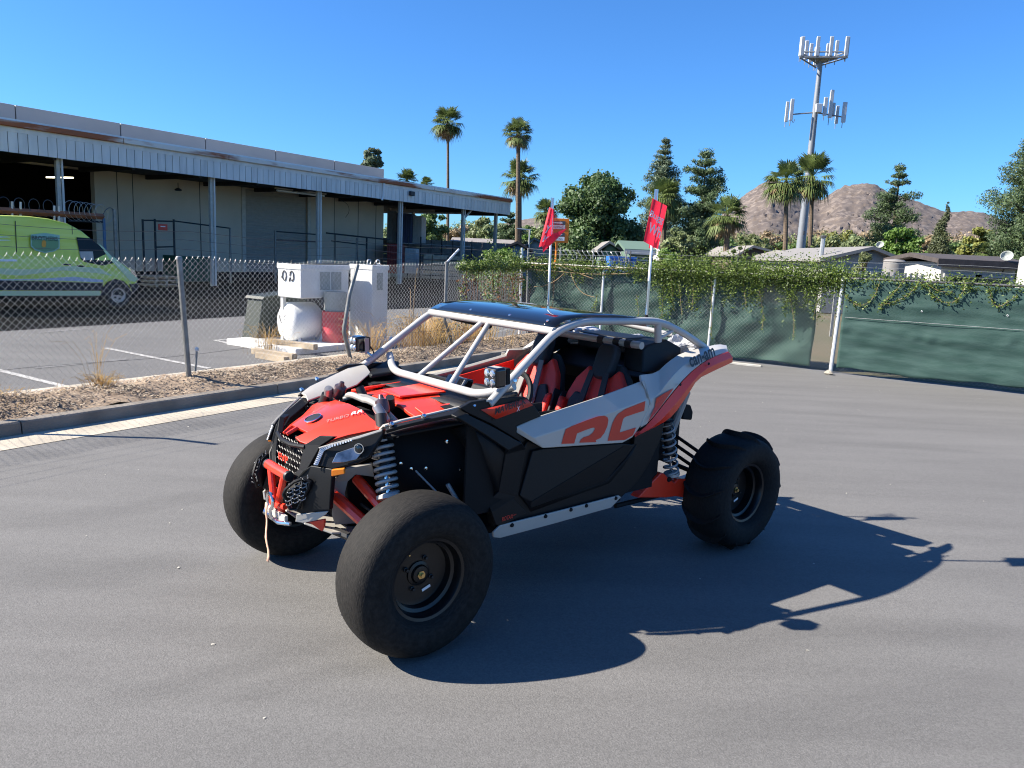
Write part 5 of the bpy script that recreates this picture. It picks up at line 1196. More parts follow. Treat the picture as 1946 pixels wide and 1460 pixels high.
# ================================================================== green van
VN_ = 20.2
mat('van_green', (0.62, 0.66, 0.02), 0.35, coat=0.2, col2=(0.72, 0.78, 0.16), vscale=1.1, stretch=(.35, 1, 3.2))
mat('van_pale', (0.55, 0.66, 0.36), 0.4, coat=0.3)
mat('van_black', (0.010, 0.011, 0.014), 0.6)
mat('van_glass', (0.006, 0.008, 0.010), 0.25, spec=0.2)
mat('logo_green', (0.03, 0.10, 0.055), 0.5); mat('logo_mid', (0.16, 0.30, 0.12), 0.5); mat('logo_pale', (0.32, 0.50, 0.36), 0.5); mat('logo_orange', (0.70, 0.30, 0.02), 0.5)
mat('roof_pale', (0.40, 0.47, 0.55), 0.4)
van = thing('delivery_van', 'lime green high-roof delivery van with shield logo parked in the shade', 'van', SN(0, 0), LOT)
def vp(px, py, d=0.0): q = yp(px, py, VN_); return (q[0], VN_-d, q[2])
prof = [(-150,414), (-60,409), (0,409), (60,411), (100,416), (135,425), (160,439), (185,461), (209,485), (232,500), (254,514), (262,528), (262,540), (250,556), (190,561), (-150,556)]
outer = [vp(*p) for p in prof]; P3 = []
zmax = max(p[2] for p in outer)
def ring(y, inset):
    o = []
    for x, _, z in outer:
        k = max(0, (z-1.0)/(zmax-1.0)); o.append((x-(.10*inset if x > 11 else 0), y+.16*k*k*(1 if y < VN_+1 else -1)*1.0, z-.05*inset*(1 if z > 1.5 else 0)))
    return o
rings = [ring(VN_+.10, 1.0), ring(VN_, .0), ring(VN_+.0, 0)] ; rings = [ring(VN_+.02, 1), ring(VN_, 0), ring(VN_+1.95, 0), ring(VN_+1.93, 1)]
n_ = len(prof); mb = MB().add([p for rg in (rings[1], rings[2]) for p in rg], [tuple(range(n_)), tuple(range(2*n_-1, n_-1, -1))]+[(i, n_+i, n_+(i+1) % n_, (i+1) % n_) for i in range(n_)])
body = mb.build('body', 'van_green', van, bevel=.07, seg=3, smooth=50)
def side_y(z): k = max(0, (z-1.0)/(zmax-1.0)); return VN_+.16*k*k
def vpoly(name, pts, m, lift=.004, parent=van, solid=0.0):
    P = []
    for p in pts:
        q = vp(*p); y = side_y(q[2])
        for _ in range(2): q = yp(*p, y); y = side_y(q[2])
        P.append((q[0], y-lift, q[2]))
    return MB().add(P, [tuple(range(len(P)))]).build(name, m, parent, smooth=None, solid=solid)
vpoly('side_window', [(145,451), (172,453), (197,474), (222,499), (194,505), (160,498), (153,492)], 'van_glass', .008)
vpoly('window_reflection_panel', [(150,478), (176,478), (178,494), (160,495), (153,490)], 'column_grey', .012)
vpoly('windscreen_edge', [(186,462), (196,470), (216,492), (234,510), (226,512), (206,490)], 'van_pale', .010)
vpoly('lower_cladding', [(-150,534), (0,533), (100,535), (195,538), (196,553), (0,552), (-150,552)], 'van_black', .014)
vpoly('sill', [(-150,553), (190,553), (190,562), (-150,562)], 'van_pale', .022)
vpoly('swoosh', [(-150,500), (0,510), (60,512), (140,505), (190,510), (215,525), (190,520), (120,514), (40,524), (-150,512)], 'van_pale', .006)
vpoly('swoosh', [(-150,530), (0,531), (70,530), (140,526), (196,532), (196,537), (100,533), (0,533), (-150,533)], 'roof_pale', .006)
vpoly('belt_rail', [(-150,492), (30,493), (33,497), (-150,497)], 'white_sticker', .012)
vpoly('door_seam', [(28,420), (29.5,420), (36,560), (34,560)], 'van_black', .007); vpoly('door_seam', [(136,430), (137.3,430), (141,552), (139.5,552)], 'van_black', .007)
vpoly('door_handle', [(119,501), (134,502), (134,505), (119,504)], 'van_black', .02); vpoly('door_handle', [(146,504), (160,505), (160,508), (146,507)], 'van_black', .02)
vpoly('wheel_arch', [(190,562), (193,548), (203,536), (218,530), (234,534), (246,546), (250,560)], 'van_black', .018)
vpoly('front_bumper', [(244,540), (262,538), (263,548), (252,558)], 'van_black', .018)
vpoly('head_lamp', [(244,506), (256,515), (261,528), (250,520)], 'lens_glass', .012)
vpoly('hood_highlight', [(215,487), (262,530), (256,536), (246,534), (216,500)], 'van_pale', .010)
wl = yp(224, 566, VN_); w_ = bpy.data.objects.new('wheel', None); COL.objects.link(w_); w_.parent = van; w_.location = (wl[0], VN_-.02, .345)
MB().lathe([(.20,.0),(.22,.03),(.31,.04),(.345,.0),(.345,-.22),(.2,-.22)], (0,0,0), (0,-1,0), 28).build('tyre', 'van_black', w_); MB().lathe([(.20,-.02),(.19,.03),(.17,.02),(.15,-.03),(.0,-.02)], (0,0,0), (0,-1,0), 24).build('hub_cap', 'column_grey', w_)
for k in range(5):
    an = k*2*math.pi/5; MB().box((.10*math.cos(an), -.0, .10*math.sin(an)), (.05, .03, .05)).build('spoke', 'van_black', w_)
w2 = copy_tree(w_, van); w2.location = (wl[0]-3.3, VN_-.02, .345)
lg = vpoly('shield_logo', [(58,446), (85,443), (113,447), (113,472), (103,478), (85,481), (66,476), (58,468)], 'logo_pale', .008)
vpoly('shield_field', [(60.5,448), (85,445.5), (111,449), (111,470), (102,476), (85,479), (68,474), (60.5,467)], 'logo_mid', .011, lg)
vpoly('shield_band', [(60.5,448), (85,445.5), (111,449), (111,457), (85,455.5), (60.5,456.5)], 'logo_pale', .013, lg)
vpoly('logo_figure', [(79,460), (81,457), (85,457), (87,460), (87,465), (86,470), (80,470), (78.5,466)], 'logo_orange', .014, lg)
q0, q1_ = vp(61.5, 456), vp(110.5, 457); text('logo_lettering', 'BROTHERS', 'logo_green', lg, (q0[0], side_y(q0[2])-.030, q0[2]), (1, 0, -.01), (0, 0, 1), q1_[0]-q0[0], .105, bold=.02)
for y0 in (449, 455): vpoly('side_lettering_line', [(-40,y0), (13,y0+1), (21,y0+2), (-40,y0+3)], 'white_sticker', .008)

# ================================================================== propane plant by the fence
mat('cabinet_white', (0.62, 0.62, 0.60), 0.5, var=0.05, vscale=3, bump=0.1, bscale=10)
mat('drum_red', (0.42, 0.030, 0.045), 0.55, var=0.12, vscale=5)
mat('transformer_green', (0.013, 0.021, 0.015), 0.6, var=0.1)
mat('label_grey', (0.28, 0.30, 0.28), 0.6, var=0.2, vscale=30)
def boxcase(name, label, edge_x, ytop, ybot, xr, xl, n0, lid=.0):
    e0 = to_sn(onplane(edge_x, ytop, LN*n0, LN)); s0 = e0[0]; zt_ = e0[2]; zb_ = to_sn(onplane(edge_x, ybot, LN*n0, LN))[2]
    s1 = to_sn(onplane(xr, (ytop+ybot)/2, LN*n0, LN))[0]; n1 = to_sn(onplane(xl, (ytop+ybot)/2, LD*s0, LD))[1]
    t = thing(name, label, 'cabinet', SN(0, 0), LOT)
    MB().box(((s0+s1)/2, (n0+n1)/2, (zt_+zb_)/2), (s1-s0, n1-n0, zt_-zb_)).build('case', 'cabinet_white', t, bevel=.02)
    MB().box(((s0+s1)/2, (n0+n1)/2, zt_-.05), (s1-s0+.03, n1-n0+.03, .10)).build('lid', 'cabinet_white', t, bevel=.015)
    return t, s0, s1, n0, n1, zb_, zt_
t1, a0, a1, b0, b1, c0, c1 = boxcase('pump_cabinet', 'white metal box with vent loops mounted above the propane tank', 572, 503, 568, 663, 528, 10.9)
for k in (.3, .62):
    MB().tube([(a0-.01, b1-(b1-b0)*k+.05*math.cos(q), c1-.22+.09*math.sin(q)) for q in np.linspace(0, 6.0, 14)], .010, 6).build('lifting_loop', 'wire_dark', t1)
for k in (0, 1): MB().box((a0+(a1-a0)*(.48+.24*k), b0-.005, c1-.30), ((a1-a0)*.21, .012, .34)).build('notice_panel', 'label_grey', t1)
for sx, sz in ((.2, .3), (.52, .36), (.12, .62)): MB().tube([(a0-.006, b0+(b1-b0)*(.3+sx), c0+sz), (a0-.006, b0+(b1-b0)*(.26+sx), c0+sz+.07)], .012, 5).build('chipped_paint', 'wire_dark', t1)
MB().tube(chaikin([(a0+.45*(a1-a0), b0-.05, c0+.05), (a0+.5*(a1-a0), b0-.09, c0-.1), (a0+.55*(a1-a0), b0-.03, c0-.45)], 2), .018, 6).build('hose', 'wire_dark', t1)
for k in range(7): MB().tube([(a0+(a1-a0)*(.40+.03*k), b0-.04, c0+.02), (a0+(a1-a0)*(.38+.035*k), b0-.06-.01*(k % 3), c0-.12+.04*(k % 2))], .014, 5).build('valve', 'wire_dark', t1)
for sx, nx_ in ((.06, .9), (.94, .1), (.94, .85)): MB().box((a0+(a1-a0)*sx, b0+(b1-b0)*nx_, c0/2), (.07, .07, c0)).build('stand_leg', 'cabinet_white', t1)
t2, d0, d1, f0_, f1, g0, g1 = boxcase('meter_cabinet', 'tall white metal cabinet standing right of the propane tank', 708, 504, 650, 737, 665, 10.5)
for k in (.25, .8): MB().tube([(d0+(d1-d0)*k+.05*math.cos(q), f0_+.2, g1+.05+.05*math.sin(q)) for q in np.linspace(0, 6.0, 12)], .012, 6).build('lifting_eye', 'galv_bright', t2)
MB().box((d0+(d1-d0)*.45, f0_-.006, g1-.32), (.16, .012, .34)).build('notice_panel', 'label_grey', t2)
tkc = to_sn(onplane(567, 613, LN*11.35, LN)); tk_ = thing('propane_tank', 'rounded white propane tank on legs under the metal box', 'tank', SN(0, 0), LOT)
R_ = .39; hl_ = .24
cap_ = [(0, -hl_-.13), (R_*.45, -hl_-.125), (R_*.74, -hl_-.10), (R_*.91, -hl_-.055), (R_, -hl_)]; full = cap_+[(r0, -h0) for r0, h0 in reversed(cap_)]
MB().lathe(full, (tkc[0]+.05, tkc[1], tkc[2]), (1, -.25, 0), 28).build('tank_shell', 'cabinet_white', tk_, smooth=60)
for dx in (-.15, .25):
    for dy in (-.2, .2): MB().tube([(tkc[0]+dx, tkc[1]+dy, tkc[2]-.26), (tkc[0]+dx-.04, tkc[1]+dy*1.3, .1)], .035, 6).build('tank_leg', 'cabinet_white', tk_)
MB().tube([(tkc[0]-.30+.0*q, tkc[1]-.02+.22*math.cos(q), tkc[2]+.20+.26*math.sin(q)) for q in np.linspace(3.3, 6.1, 12)], .009, 5).build('hose_loop', 'wire_dark', tk_)
MB().tube([(tkc[0]-.33, tkc[1]-.02+.05*math.cos(q), tkc[2]+.10+.05*math.sin(q)) for q in np.linspace(0, 6, 12)], .006, 5).build('gauge_ring', 'wire_dark', tk_)
dc = gnd(637, 660); dr = thing('oil_drum', 'red steel drum on the white pad below the metal box', 'drum', dc)
MB().lathe([(0,.0),(.245,.0),(.25,.02),(.245,.05),(.25,.2),(.255,.215),(.25,.23),(.25,.41),(.255,.425),(.25,.44),(.25,.62),(.258,.63),(.24,.64),(.235,.62),(0,.62)], (0,0,0.06), (0,0,1), 26).build('shell', 'drum_red', dr, smooth=40)
MB().lathe([(0,.62),(.20,.63),(.215,.95),(.21,1.0),(0,1.0)], (0,0,.06), (0,0,1), 20).build('bucket', 'label_grey', dr)
pd = thing('concrete_pad', 'white painted concrete pad under the tank, drum and cabinets', 'pad', SN(0, 0), LOT)
MB().box((10.55, 11.25, .05), (2.9, 1.9, .12)).build('slab', 'white_paint', pd, bevel=.02)
tf = thing('transformer_box', 'dark green utility box with pale sloping lid left of the propane tank', 'utility box', SN(0, 0), LOT)
a, b = to_sn(onplane(478, 652, LN*12.1, LN)), to_sn(onplane(478, 585, LN*12.1, LN))
MB().prism([(a[0]-.05, 11.9, 0), (a[0]+.12, 11.9, .85), (a[0]+1.2, 11.9, .95), (a[0]+1.3, 11.9, 0)], (0, .45, 0)).build('case', 'transformer_green', tf, bevel=.02)
MB().prism([(a[0]+.08, 11.86, .85), (a[0]+.12, 11.86, .90), (a[0]+1.22, 11.86, 1.0), (a[0]+1.22, 11.86, .95)], (0, .52, 0)).build('lid', 'transformer_green', tf)
for i, (p0, p1) in enumerate((((482, 672), (560, 684)), ((490, 680), (545, 690)), ((512, 664), (600, 676)))):
    A, B = gnd(*p0), gnd(*p1); d = B-A; tb_ = MB().box((0, 0, .05), (np.linalg.norm(d), .11, .10)).build('timber_beam', 'timber', bevel=.006); tb_.location = (A+B)/2+np.array([0, 0, .0+.10*(i == 2)]); tb_.rotation_euler = (0, 0, math.atan2(d[1], d[0]))
    tag(tb_, ('weathered timber beam lying in front of the white pad, longest of three', 'lowest timber beam nearest the fence in front of the pad', 'timber beam resting against the white pad edge')[i], 'timber')
# ================================================================== beyond the fences: trees, homes, mast, hills
mat('bark_palm', (0.13, 0.095, 0.065), 0.95, var=0.3, vscale=4, stretch=(1, 1, 6))
mat('bark', (0.075, 0.055, 0.040), 0.95, var=0.3, vscale=3)
mat('palm_green', (0.10, 0.135, 0.040), 0.5, transl=0.15, var=0.3, vscale=.8)
mat('palm_dry', (0.25, 0.18, 0.095), 0.8, transl=0.2, var=0.3, vscale=.8)
FOL = {}
def fol(key, col, var=.35, tr=.22): col = tuple(c*2.0 for c in col); mat('fol_'+key, col, 0.6, transl=tr, var=var, vscale=.5); FOL[key] = 'fol_'+key
fol('ficus', (0.030, 0.052, 0.016)); fol('pine', (0.038, 0.058, 0.024)); fol('pine_grey', (0.048, 0.066, 0.038)); fol('cypress', (0.040, 0.048, 0.020)); fol('topiary', (0.040, 0.062, 0.014))
fol('bright', (0.050, 0.088, 0.014)); fol('yellow', (0.085, 0.090, 0.020)); fol('olive', (0.075, 0.088, 0.035)); fol('willow', (0.085, 0.105, 0.045)); fol('brown', (0.125, 0.095, 0.055)); fol('mid', (0.048, 0.078, 0.022))
def world(px, py, Y): return atY(px, py, Y)
def pxm(Y): return Y/FOC*1.03            # metres per photo pixel at distance Y
def clouds(cs, n, size, seed, flat=.7, aspect=.7, shell=.55):
    n = int(n*2.6); r = np.random.RandomState(seed); cs = np.array(cs); vol = cs[:, 3]**2; idx = r.choice(len(cs), n, p=vol/vol.sum())
    d = r.normal(size=(n, 3)); d /= np.linalg.norm(d, axis=1)[:, None]; rad = r.uniform(shell**3, 1, n)**(1/3.)
    P = cs[idx, :3]+d*(rad*cs[idx, 3])[:, None]*np.array([1, 1, flat])+r.normal(size=(n, 3))*(cs[idx, 3]*.20)[:, None]
    k = r.normal(size=(n, 3))*.6+d; k /= np.linalg.norm(k, axis=1)[:, None]; t = np.cross(k, r.normal(size=(n, 3))); t /= np.linalg.norm(t, axis=1)[:, None]; b = np.cross(k, t)
    L = .52*size*r.uniform(.55, 1.35, n)[:, None]
    v = np.stack([P-t*L, P+b*L*aspect, P+t*L, P-b*L*aspect], 1).reshape(-1, 3); return v, np.arange(n*4).reshape(-1, 4)
def place(px, py_base, Y): p = world(px, py_base, Y); return np.array([p[0], p[1], 0.0])
def limb(mb, a, b, r0, r1, seg=6, bow=.0, seed=0):
    a, b = np.array(a, float), np.array(b, float); q = np.random.RandomState(seed); m_ = (a+b)/2+q.normal(0, 1, 3)*np.linalg.norm(b-a)*.06+np.array([0, 0, bow*np.linalg.norm(b-a)])
    q_ = chaikin([a, m_, b], 1); return mb.tube(q_, np.linspace(r0, r1, len(q_)), seg)
def palm(label, px, py_top, py_crown, py_base, rpx, Y, seed, trunk_r=.22, skirt=.5, nf=58, group='fan palms', lean=0.0):
    r = np.random.RandomState(seed); base = place(px, py_base, Y); crown = world(px+lean, py_crown, Y)-base; k = pxm(Y); Rr_ = rpx*k; H = crown[2]
    t = thing('fan_palm', label, 'palm tree', base, 0, None)
    mb = MB(); tr = [np.array([crown[0]*s_**1.5, 0, H*s_]) for s_ in np.linspace(0, 1, 9)]; mb.tube(tr, [trunk_r*(1.25 if i == 0 else 1-.035*i+.03*(i % 2)) for i in range(9)], 9); mb.build('trunk', 'bark_palm', t)
    c = np.array([crown[0], 0, H]); V_, F_, Vd, Fd = [], [], [], []
    def frond(az, el, L, VV, FF, drop):
        d = np.array([math.cos(az)*math.cos(el), math.sin(az)*math.cos(el), math.sin(el)]); side = np.array([-math.sin(az), math.cos(az), 0]); up = np.cross(d, side)*-1
        hub = c+d*L*.48+np.array([0, 0, -drop*.10*L]); w0 = .03
        k0 = len(VV); VV += [c-side*w0, c+side*w0, hub+side*w0, hub-side*w0]; FF.append((k0, k0+1, k0+2, k0+3))
        nb = 19
        for j in range(nb):
            a = -1.75+3.5*j/(nb-1); dd = d*math.cos(a)+side*math.sin(a); ln = L*.60*(.72+.28*math.cos(a))*r.uniform(.85, 1.1)
            e_ = np.cross(dd, up); wd_ = ln*.05; tip = hub+dd*ln*.62; k0 = len(VV); sag_ = np.array([0, 0, -1])*ln*(.16+.35*drop)*r.uniform(.6, 1.3)
            VV += [hub, tip+e_*wd_, tip+dd*ln*.34+sag_, tip-e_*wd_]; FF.append((k0, k0+1, k0+2, k0+3))
    for i in range(nf):
        el = R(r.uniform(-38, 80)); frond(r.uniform(0, 6.28), el, Rr_*r.uniform(.85, 1.12), V_, F_, max(0, (R(45)-el)))
    for i in range(int(nf*skirt*1.4)):
        frond(r.uniform(0, 6.28), R(r.uniform(-78, -28)), Rr_*r.uniform(.6, .95), Vd, Fd, .5)
    tag(fastmesh('fronds', np.array(V_), np.array(F_), 'palm_green', t), kind='stuff')
    if Vd: tag(fastmesh('dry_fronds', np.array(Vd), np.array(Fd), 'palm_dry', t), kind='stuff')
    return t
palm('tall slender fan palm rising left of centre above the canopy end', 851, 197, 232, 470, 31, 70, 1, .15, .55)
palm('tall fan palm with thick rough trunk right of the canopy end', 984, 223, 253, 462, 29, 58, 2, .19, .55, lean=1)
palm('shorter broad-headed fan palm directly behind the thick-trunked palm', 988, 305, 338, 470, 37, 66, 3, .20, .35)
palm('fan palm head showing over the canopy roof, larger of two', 773, 325, 343, 470, 22, 92, 4, .24, .1)
palm('small fan palm head showing over the canopy roof, smaller of two', 811, 336, 350, 470, 14, 120, 5, .24, .2)
palm('fan palm half hidden behind the left flag', 1038, 378, 402, 478, 25, 62, 6, .26, .5)
palm('fan palm in front of the tall grey pine behind the right flag', 1262, 345, 378, 470, 40, 60, 7, .26, .5)
palm('stout fan palm with shaggy trunk left of the small clipped cypress', 1382, 375, 410, 488, 40, 52, 8, .24, .6)
palm('left-hand one of the twin fan palms by the phone mast', 1494, 300, 345, 492, 41, 56, 9, .19, .6)
palm('taller right-hand one of the twin fan palms behind the phone mast', 1540, 292, 337, 492, 45, 60, 10, .19, .45, lean=4)
palm('small dry fan palm below the ragged pine on the right', 1705, 425, 432, 470, 12, 75, 12, .2, .6)
palm('low fan palm under the yellow-green tree at the right', 1868, 468, 478, 498, 17, 46, 13, .2, .3)

def broad(name, label, px0, px1, py_top, py_base, Y, key, seed, nclump=14, n=5200, size=.22, cat='tree', trunkfrac=.25, shape=None, group=None):
    r = np.random.RandomState(seed); k = pxm(Y); base = place((px0+px1)/2, py_base, Y); top = world((px0+px1)/2, py_top, Y)[2]; w = (px1-px0)*k/2*1.12
    t = thing(name, label, cat, base, 0, group); z0 = top*trunkfrac; cs = []
    for i in range(int(nclump*2.2)):
        f = r.rand(); z = z0+(top-z0)*(.08+.86*f); env = shape(f) if shape else math.sqrt(max(.05, 1-(2*f-.95)**2*.85)); a = r.uniform(0, 6.28); rr_ = math.sqrt(r.uniform(.02, .78))*w*env
        cr_ = w*r.uniform(.16, .30)*(.75+.25*env); cs.append((rr_*math.cos(a), rr_*math.sin(a), min(z, top-cr_*.7), cr_))
    cs.append((0, 0, (z0+top)/2, w*.5))
    mb = MB(); limb(mb, (0, 0, -.1), (0, 0, (z0+top)*.5), w*.09+.06, w*.05+.02, 8, seed=seed)
    for c_ in cs[:8]: limb(mb, (0, 0, z0*.8+.3), c_[:3], w*.04+.02, .02, 5, seed=int(c_[0]*100) % 1000)
    mb.build('trunk', 'bark', t)
    v, f = clouds(cs, n, size, seed); tag(fastmesh('crown', v, f, FOL[key], t), kind='stuff'); return t
broad('broadleaf_tree', 'big dense dark green round tree between the two flags', 1056, 1206, 330, 480, 50, 'ficus', 3, 34, 15000, .20, trunkfrac=.12)
broad('broadleaf_tree', 'bright green round tree beside the gabled mobile home', 1668, 1758, 432, 502, 42, 'bright', 4, 18, 5200, .16, trunkfrac=.15)
broad('broadleaf_tree', 'yellow-green tree left of the big pine at the right edge', 1820, 1885, 428, 500, 50, 'yellow', 5, 16, 4200, .18, trunkfrac=.15)
broad('broadleaf_tree', 'dark green tree seen under the canopy between the containers and posts', 790, 850, 398, 465, 62, 'mid', 6, 14, 3600, .22)
broad('broadleaf_tree', 'blue-green tree top poking above the warehouse parapet', 687, 727, 281, 480, 90, 'pine_grey', 7, 10, 2600, .30, trunkfrac=.78)
broad('clipped_cypress', 'small clipped round-topped cypress beside the stout palm', 1392, 1417, 438, 492, 44, 'topiary', 8, 12, 3000, .09, shape=lambda f: 1.0, trunkfrac=.03)
broad('garden_bush', 'round clipped bush in front of the gabled mobile home', 1616, 1662, 474, 505, 30, 'olive', 9, 12, 3000, .09, cat='bush', trunkfrac=.02)
broad('broadleaf_tree', 'feathery grey-green tree right of the right flag', 1255, 1318, 432, 485, 56, 'willow', 10, 14, 3600, .18)
broad('garden_bush', 'bright green bush mass behind the fence right of the right flag pole', 1232, 1300, 470, 510, 24, 'bright', 11, 14, 3600, .10, cat='bush', trunkfrac=.02)
broad('garden_bush', 'low green bush behind the creeper left of the corner post', 905, 1000, 470, 500, 30, 'bright', 12, 16, 3600, .12, cat='bush', trunkfrac=.02)
r = np.random.RandomState(77)
bt_ = [(648, 700, 440, 'mid', 95), (850, 900, 425, 'brown', 110), (880, 935, 412, 'olive', 105), (915, 960, 408, 'willow', 95), (995, 1035, 420, 'bright', 88), (1000, 1060, 436, 'olive', 75), (1190, 1240, 438, 'mid', 92), (1215, 1250, 430, 'olive', 70), (1225, 1300, 445, 'brown', 120), (1300, 1350, 440, 'olive', 90), (1340, 1375, 448, 'willow', 100),
       (1350, 1400, 450, 'mid', 85), (1405, 1460, 446, 'olive', 98), (1430, 1500, 438, 'brown', 130), (1470, 1540, 452, 'mid', 110), (1530, 1590, 445, 'olive', 105), (1560, 1640, 438, 'yellow', 150), (1600, 1660, 445, 'willow', 110), (1640, 1700, 436, 'brown', 140), (1730, 1790, 448, 'brown', 120), (1740, 1800, 460, 'olive', 80), (1800, 1850, 450, 'mid', 100), (1860, 1946, 462, 'olive', 72), (1120, 1200, 445, 'mid', 100)]
names = {'mid': 'mid-green', 'brown': 'dry brownish', 'olive': 'olive-green', 'willow': 'pale grey-green', 'bright': 'fresh green', 'yellow': 'yellowish'}
locs = ["right of the warehouse parapet's foot", 'under the canopy, first left of the far posts', 'between the two far canopy posts', 'right of the last canopy post', 'behind the corner post of the fence', 'low, behind the left flag pole', 'behind the right shoulder of the big round tree', 'left of the right flag', "behind the right flag's lower corner", 'behind the open-branched pine', 'between the open-branched pine and the stout palm', 'behind the stout palm', 'right of the small clipped cypress', 'left of the twin palms', 'behind the twin palm trunks', 'right of the mast foot', 'on the hill foot right of the mast', "above the gabled home's chimney", 'left of the ragged pine', 'right of the bright green round tree', 'behind the columnar cypress', 'left of the yellow-green tree', 'under the huge pine at the right edge', "behind the big round tree's right trunk"]
for i, (a, b, tp, ky, Y) in enumerate(bt_):
    broad('background_tree', f'{names[ky]} far tree {locs[i]}', a-4, b+4, tp, 485, Y, ky, 100+i, 11, 1900, .0035*Y, trunkfrac=.12, group='trees of the far belt')

def wood(name, label, px0, px1, pytop, Y, key, seed, n, size):
    r = np.random.RandomState(seed); cs = []; k = pxm(Y)
    for px in np.arange(px0, px1, 5):
        tp = np.interp(px, [p[0] for p in pytop], [p[1] for p in pytop])+r.normal(0, 4); top = world(px, tp, Y)
        for q in range(3): cs.append((top[0]+r.normal(0, 1), top[1]+r.uniform(-8, 10), max(1.0, top[2]*r.uniform(.25, .92)), k*r.uniform(9, 17)))
    v, f = clouds(cs, n, size, seed, shell=.3); o = fastmesh(name, v, f, FOL[key]); tag(o, label, 'wood', kind='stuff')
wood('distant_wood', 'distant olive-green wood along the foot of the hill', 1230, 1990, [(1230, 455), (1400, 452), (1600, 446), (1800, 452), (1990, 462)], 170, 'olive', 301, 16000, .55)
wood('distant_scrub', 'distant dry brown scrub along the foot of the hill', 1280, 1990, [(1280, 448), (1480, 440), (1700, 442), (1990, 455)], 210, 'brown', 302, 11000, .6)
wood('distant_wood', 'distant mid-green wood beyond the canopy end', 730, 1240, [(730, 440), (850, 428), (960, 425), (1060, 440), (1240, 448)], 180, 'willow', 303, 12000, .6)
def pine(label, px, py_top, py_base, wtop, wbot, Y, key, seed, levels=13, n=8000, size=.17, gaps=.25, bare=.12):
    r = np.random.RandomState(seed); k = pxm(Y); base = place(px, py_base, Y); H = world(px, py_top, Y)[2]
    t = thing('pine_tree', label, 'pine tree', base); mb = MB(); mb.tube([(0, 0, -.1), (r.normal(0, .1), r.normal(0, .1), H*.5), (0, 0, H*.97)], [H*.022, H*.015, .03], 8); cs = []
    for i in range(levels):
        f = (i+.5)/levels; z = H*(bare+(1-bare)*f); w = (wbot*(1-f)**.8+wtop*min(1, f*1.6)*(1-f)**.45)*k*.5
        for j in range(7):
            if r.rand() < gaps: continue
            a = j*.9+i*1.3+r.uniform(-.3, .3); L = w*r.uniform(.55, 1.12); tip = np.array([L*math.cos(a), L*math.sin(a), z+L*.30]); limb(mb, (0, 0, z-L*.12), tip, .03+H*.0015, .015, 5, seed=i*7+j)
            cr_ = max(.22, w*.26)*r.uniform(.75, 1.3); cs.append((*tip, cr_)); cs.append((*(tip*np.array([.6, .6, 1])-np.array([0, 0, L*.06])), cr_*.95))
            if L > cr_*2.4: cs.append((*(tip*np.array([.3, .3, 1])-np.array([0, 0, L*.10])), cr_*.9))
    cs.append((0, 0, H-.3*k*wtop*.3, max(.3, wtop*k*.22)))
    mb.build('trunk', 'bark', t); v, f = clouds(cs, int(n*1.7), size, seed, flat=.72, aspect=.34, shell=.2); tag(fastmesh('needles', v, f, FOL[key], t), kind='stuff'); return t
pine('tall slim grey-green pine behind the right flag', 1250, 264, 470, 36, 72, 75, 'pine_grey', 21, 22, 9500, .22, .12)
pine('open-branched pine right of the right flag', 1327, 288, 480, 64, 100, 60, 'pine', 22, 13, 9000, .20, .34)
pine('slim ragged pine in front of the hill right of the mast', 1690, 314, 488, 44, 92, 62, 'pine', 23, 15, 6500, .20, .42)
pine('huge dark pine cut off by the right picture edge', 1940, 228, 505, 70, 128, 46, 'pine', 24, 20, 15000, .16, .12)
pine('small dark conifer behind the thick palm trunk', 967, 405, 470, 20, 70, 70, 'pine', 25, 9, 3600, .26, .05)
def cypress(label, px, py_top, py_base, wpx, Y, key, seed):
    r = np.random.RandomState(seed); k = pxm(Y); base = place(px, py_base, Y); H = world(px, py_top, Y)[2]; w = wpx*k/2; t = thing('cypress_tree', label, 'cypress tree', base); cs = []
    for i in range(34):
        f = i/33; z = H*(.05+.9*f); env = max(.12, min(1, 1.25*(1-f)**.6)*min(1, .5+f*3)); a = r.uniform(0, 6.28); cs.append((w*.5*env*math.cos(a)+w*.25*(f-.4), w*.5*env*math.sin(a), z, w*.60*env))
    MB().tube([(0, 0, -.1), (0, 0, H*.8)], [w*.3, .03], 7).build('trunk', 'bark', t)
    v, f = clouds(cs, 6500, .14, seed, flat=1.5, aspect=.4); tag(fastmesh('foliage', v, f, FOL[key], t), kind='stuff')
cypress('dark columnar cypress between the green tree and the right edge pine', 1783, 374, 500, 46, 46, 'cypress', 41)

# phone mast
mat('mast_grey', (0.20, 0.215, 0.235), 0.55, metal=0.2, var=0.06); mat('antenna_white', (0.50, 0.51, 0.53), 0.5)
YM = 78; bm_ = place(1519, 495, YM); topz = world(1563, 118, YM); mz = topz[2]
mast = thing('phone_mast', 'tall grey phone mast with two rings of white panel antennas', 'phone mast', bm_)
MB().tube([(0, 0, 0), (0, 0, mz*.5), (0, 0, mz)], [.50, .34, .22], 12).build('mast_pole', 'mast_grey', mast, smooth=30)
def ant(x, y, z, h, w=.32): MB().box((x, y, z), (w, w*.55, h)).build('panel_antenna', 'antenna_white', mast, bevel=.04); MB().tube([(x, y+.2, z-h*.75), (x, y+.2, z+h*.5)], .035, 5).build('antenna_pipe', 'mast_grey', mast)
tri = [(2.5*math.cos(R(a)), 2.5*math.sin(R(a))) for a in (200, 320, 80)]; pz = mz+.35
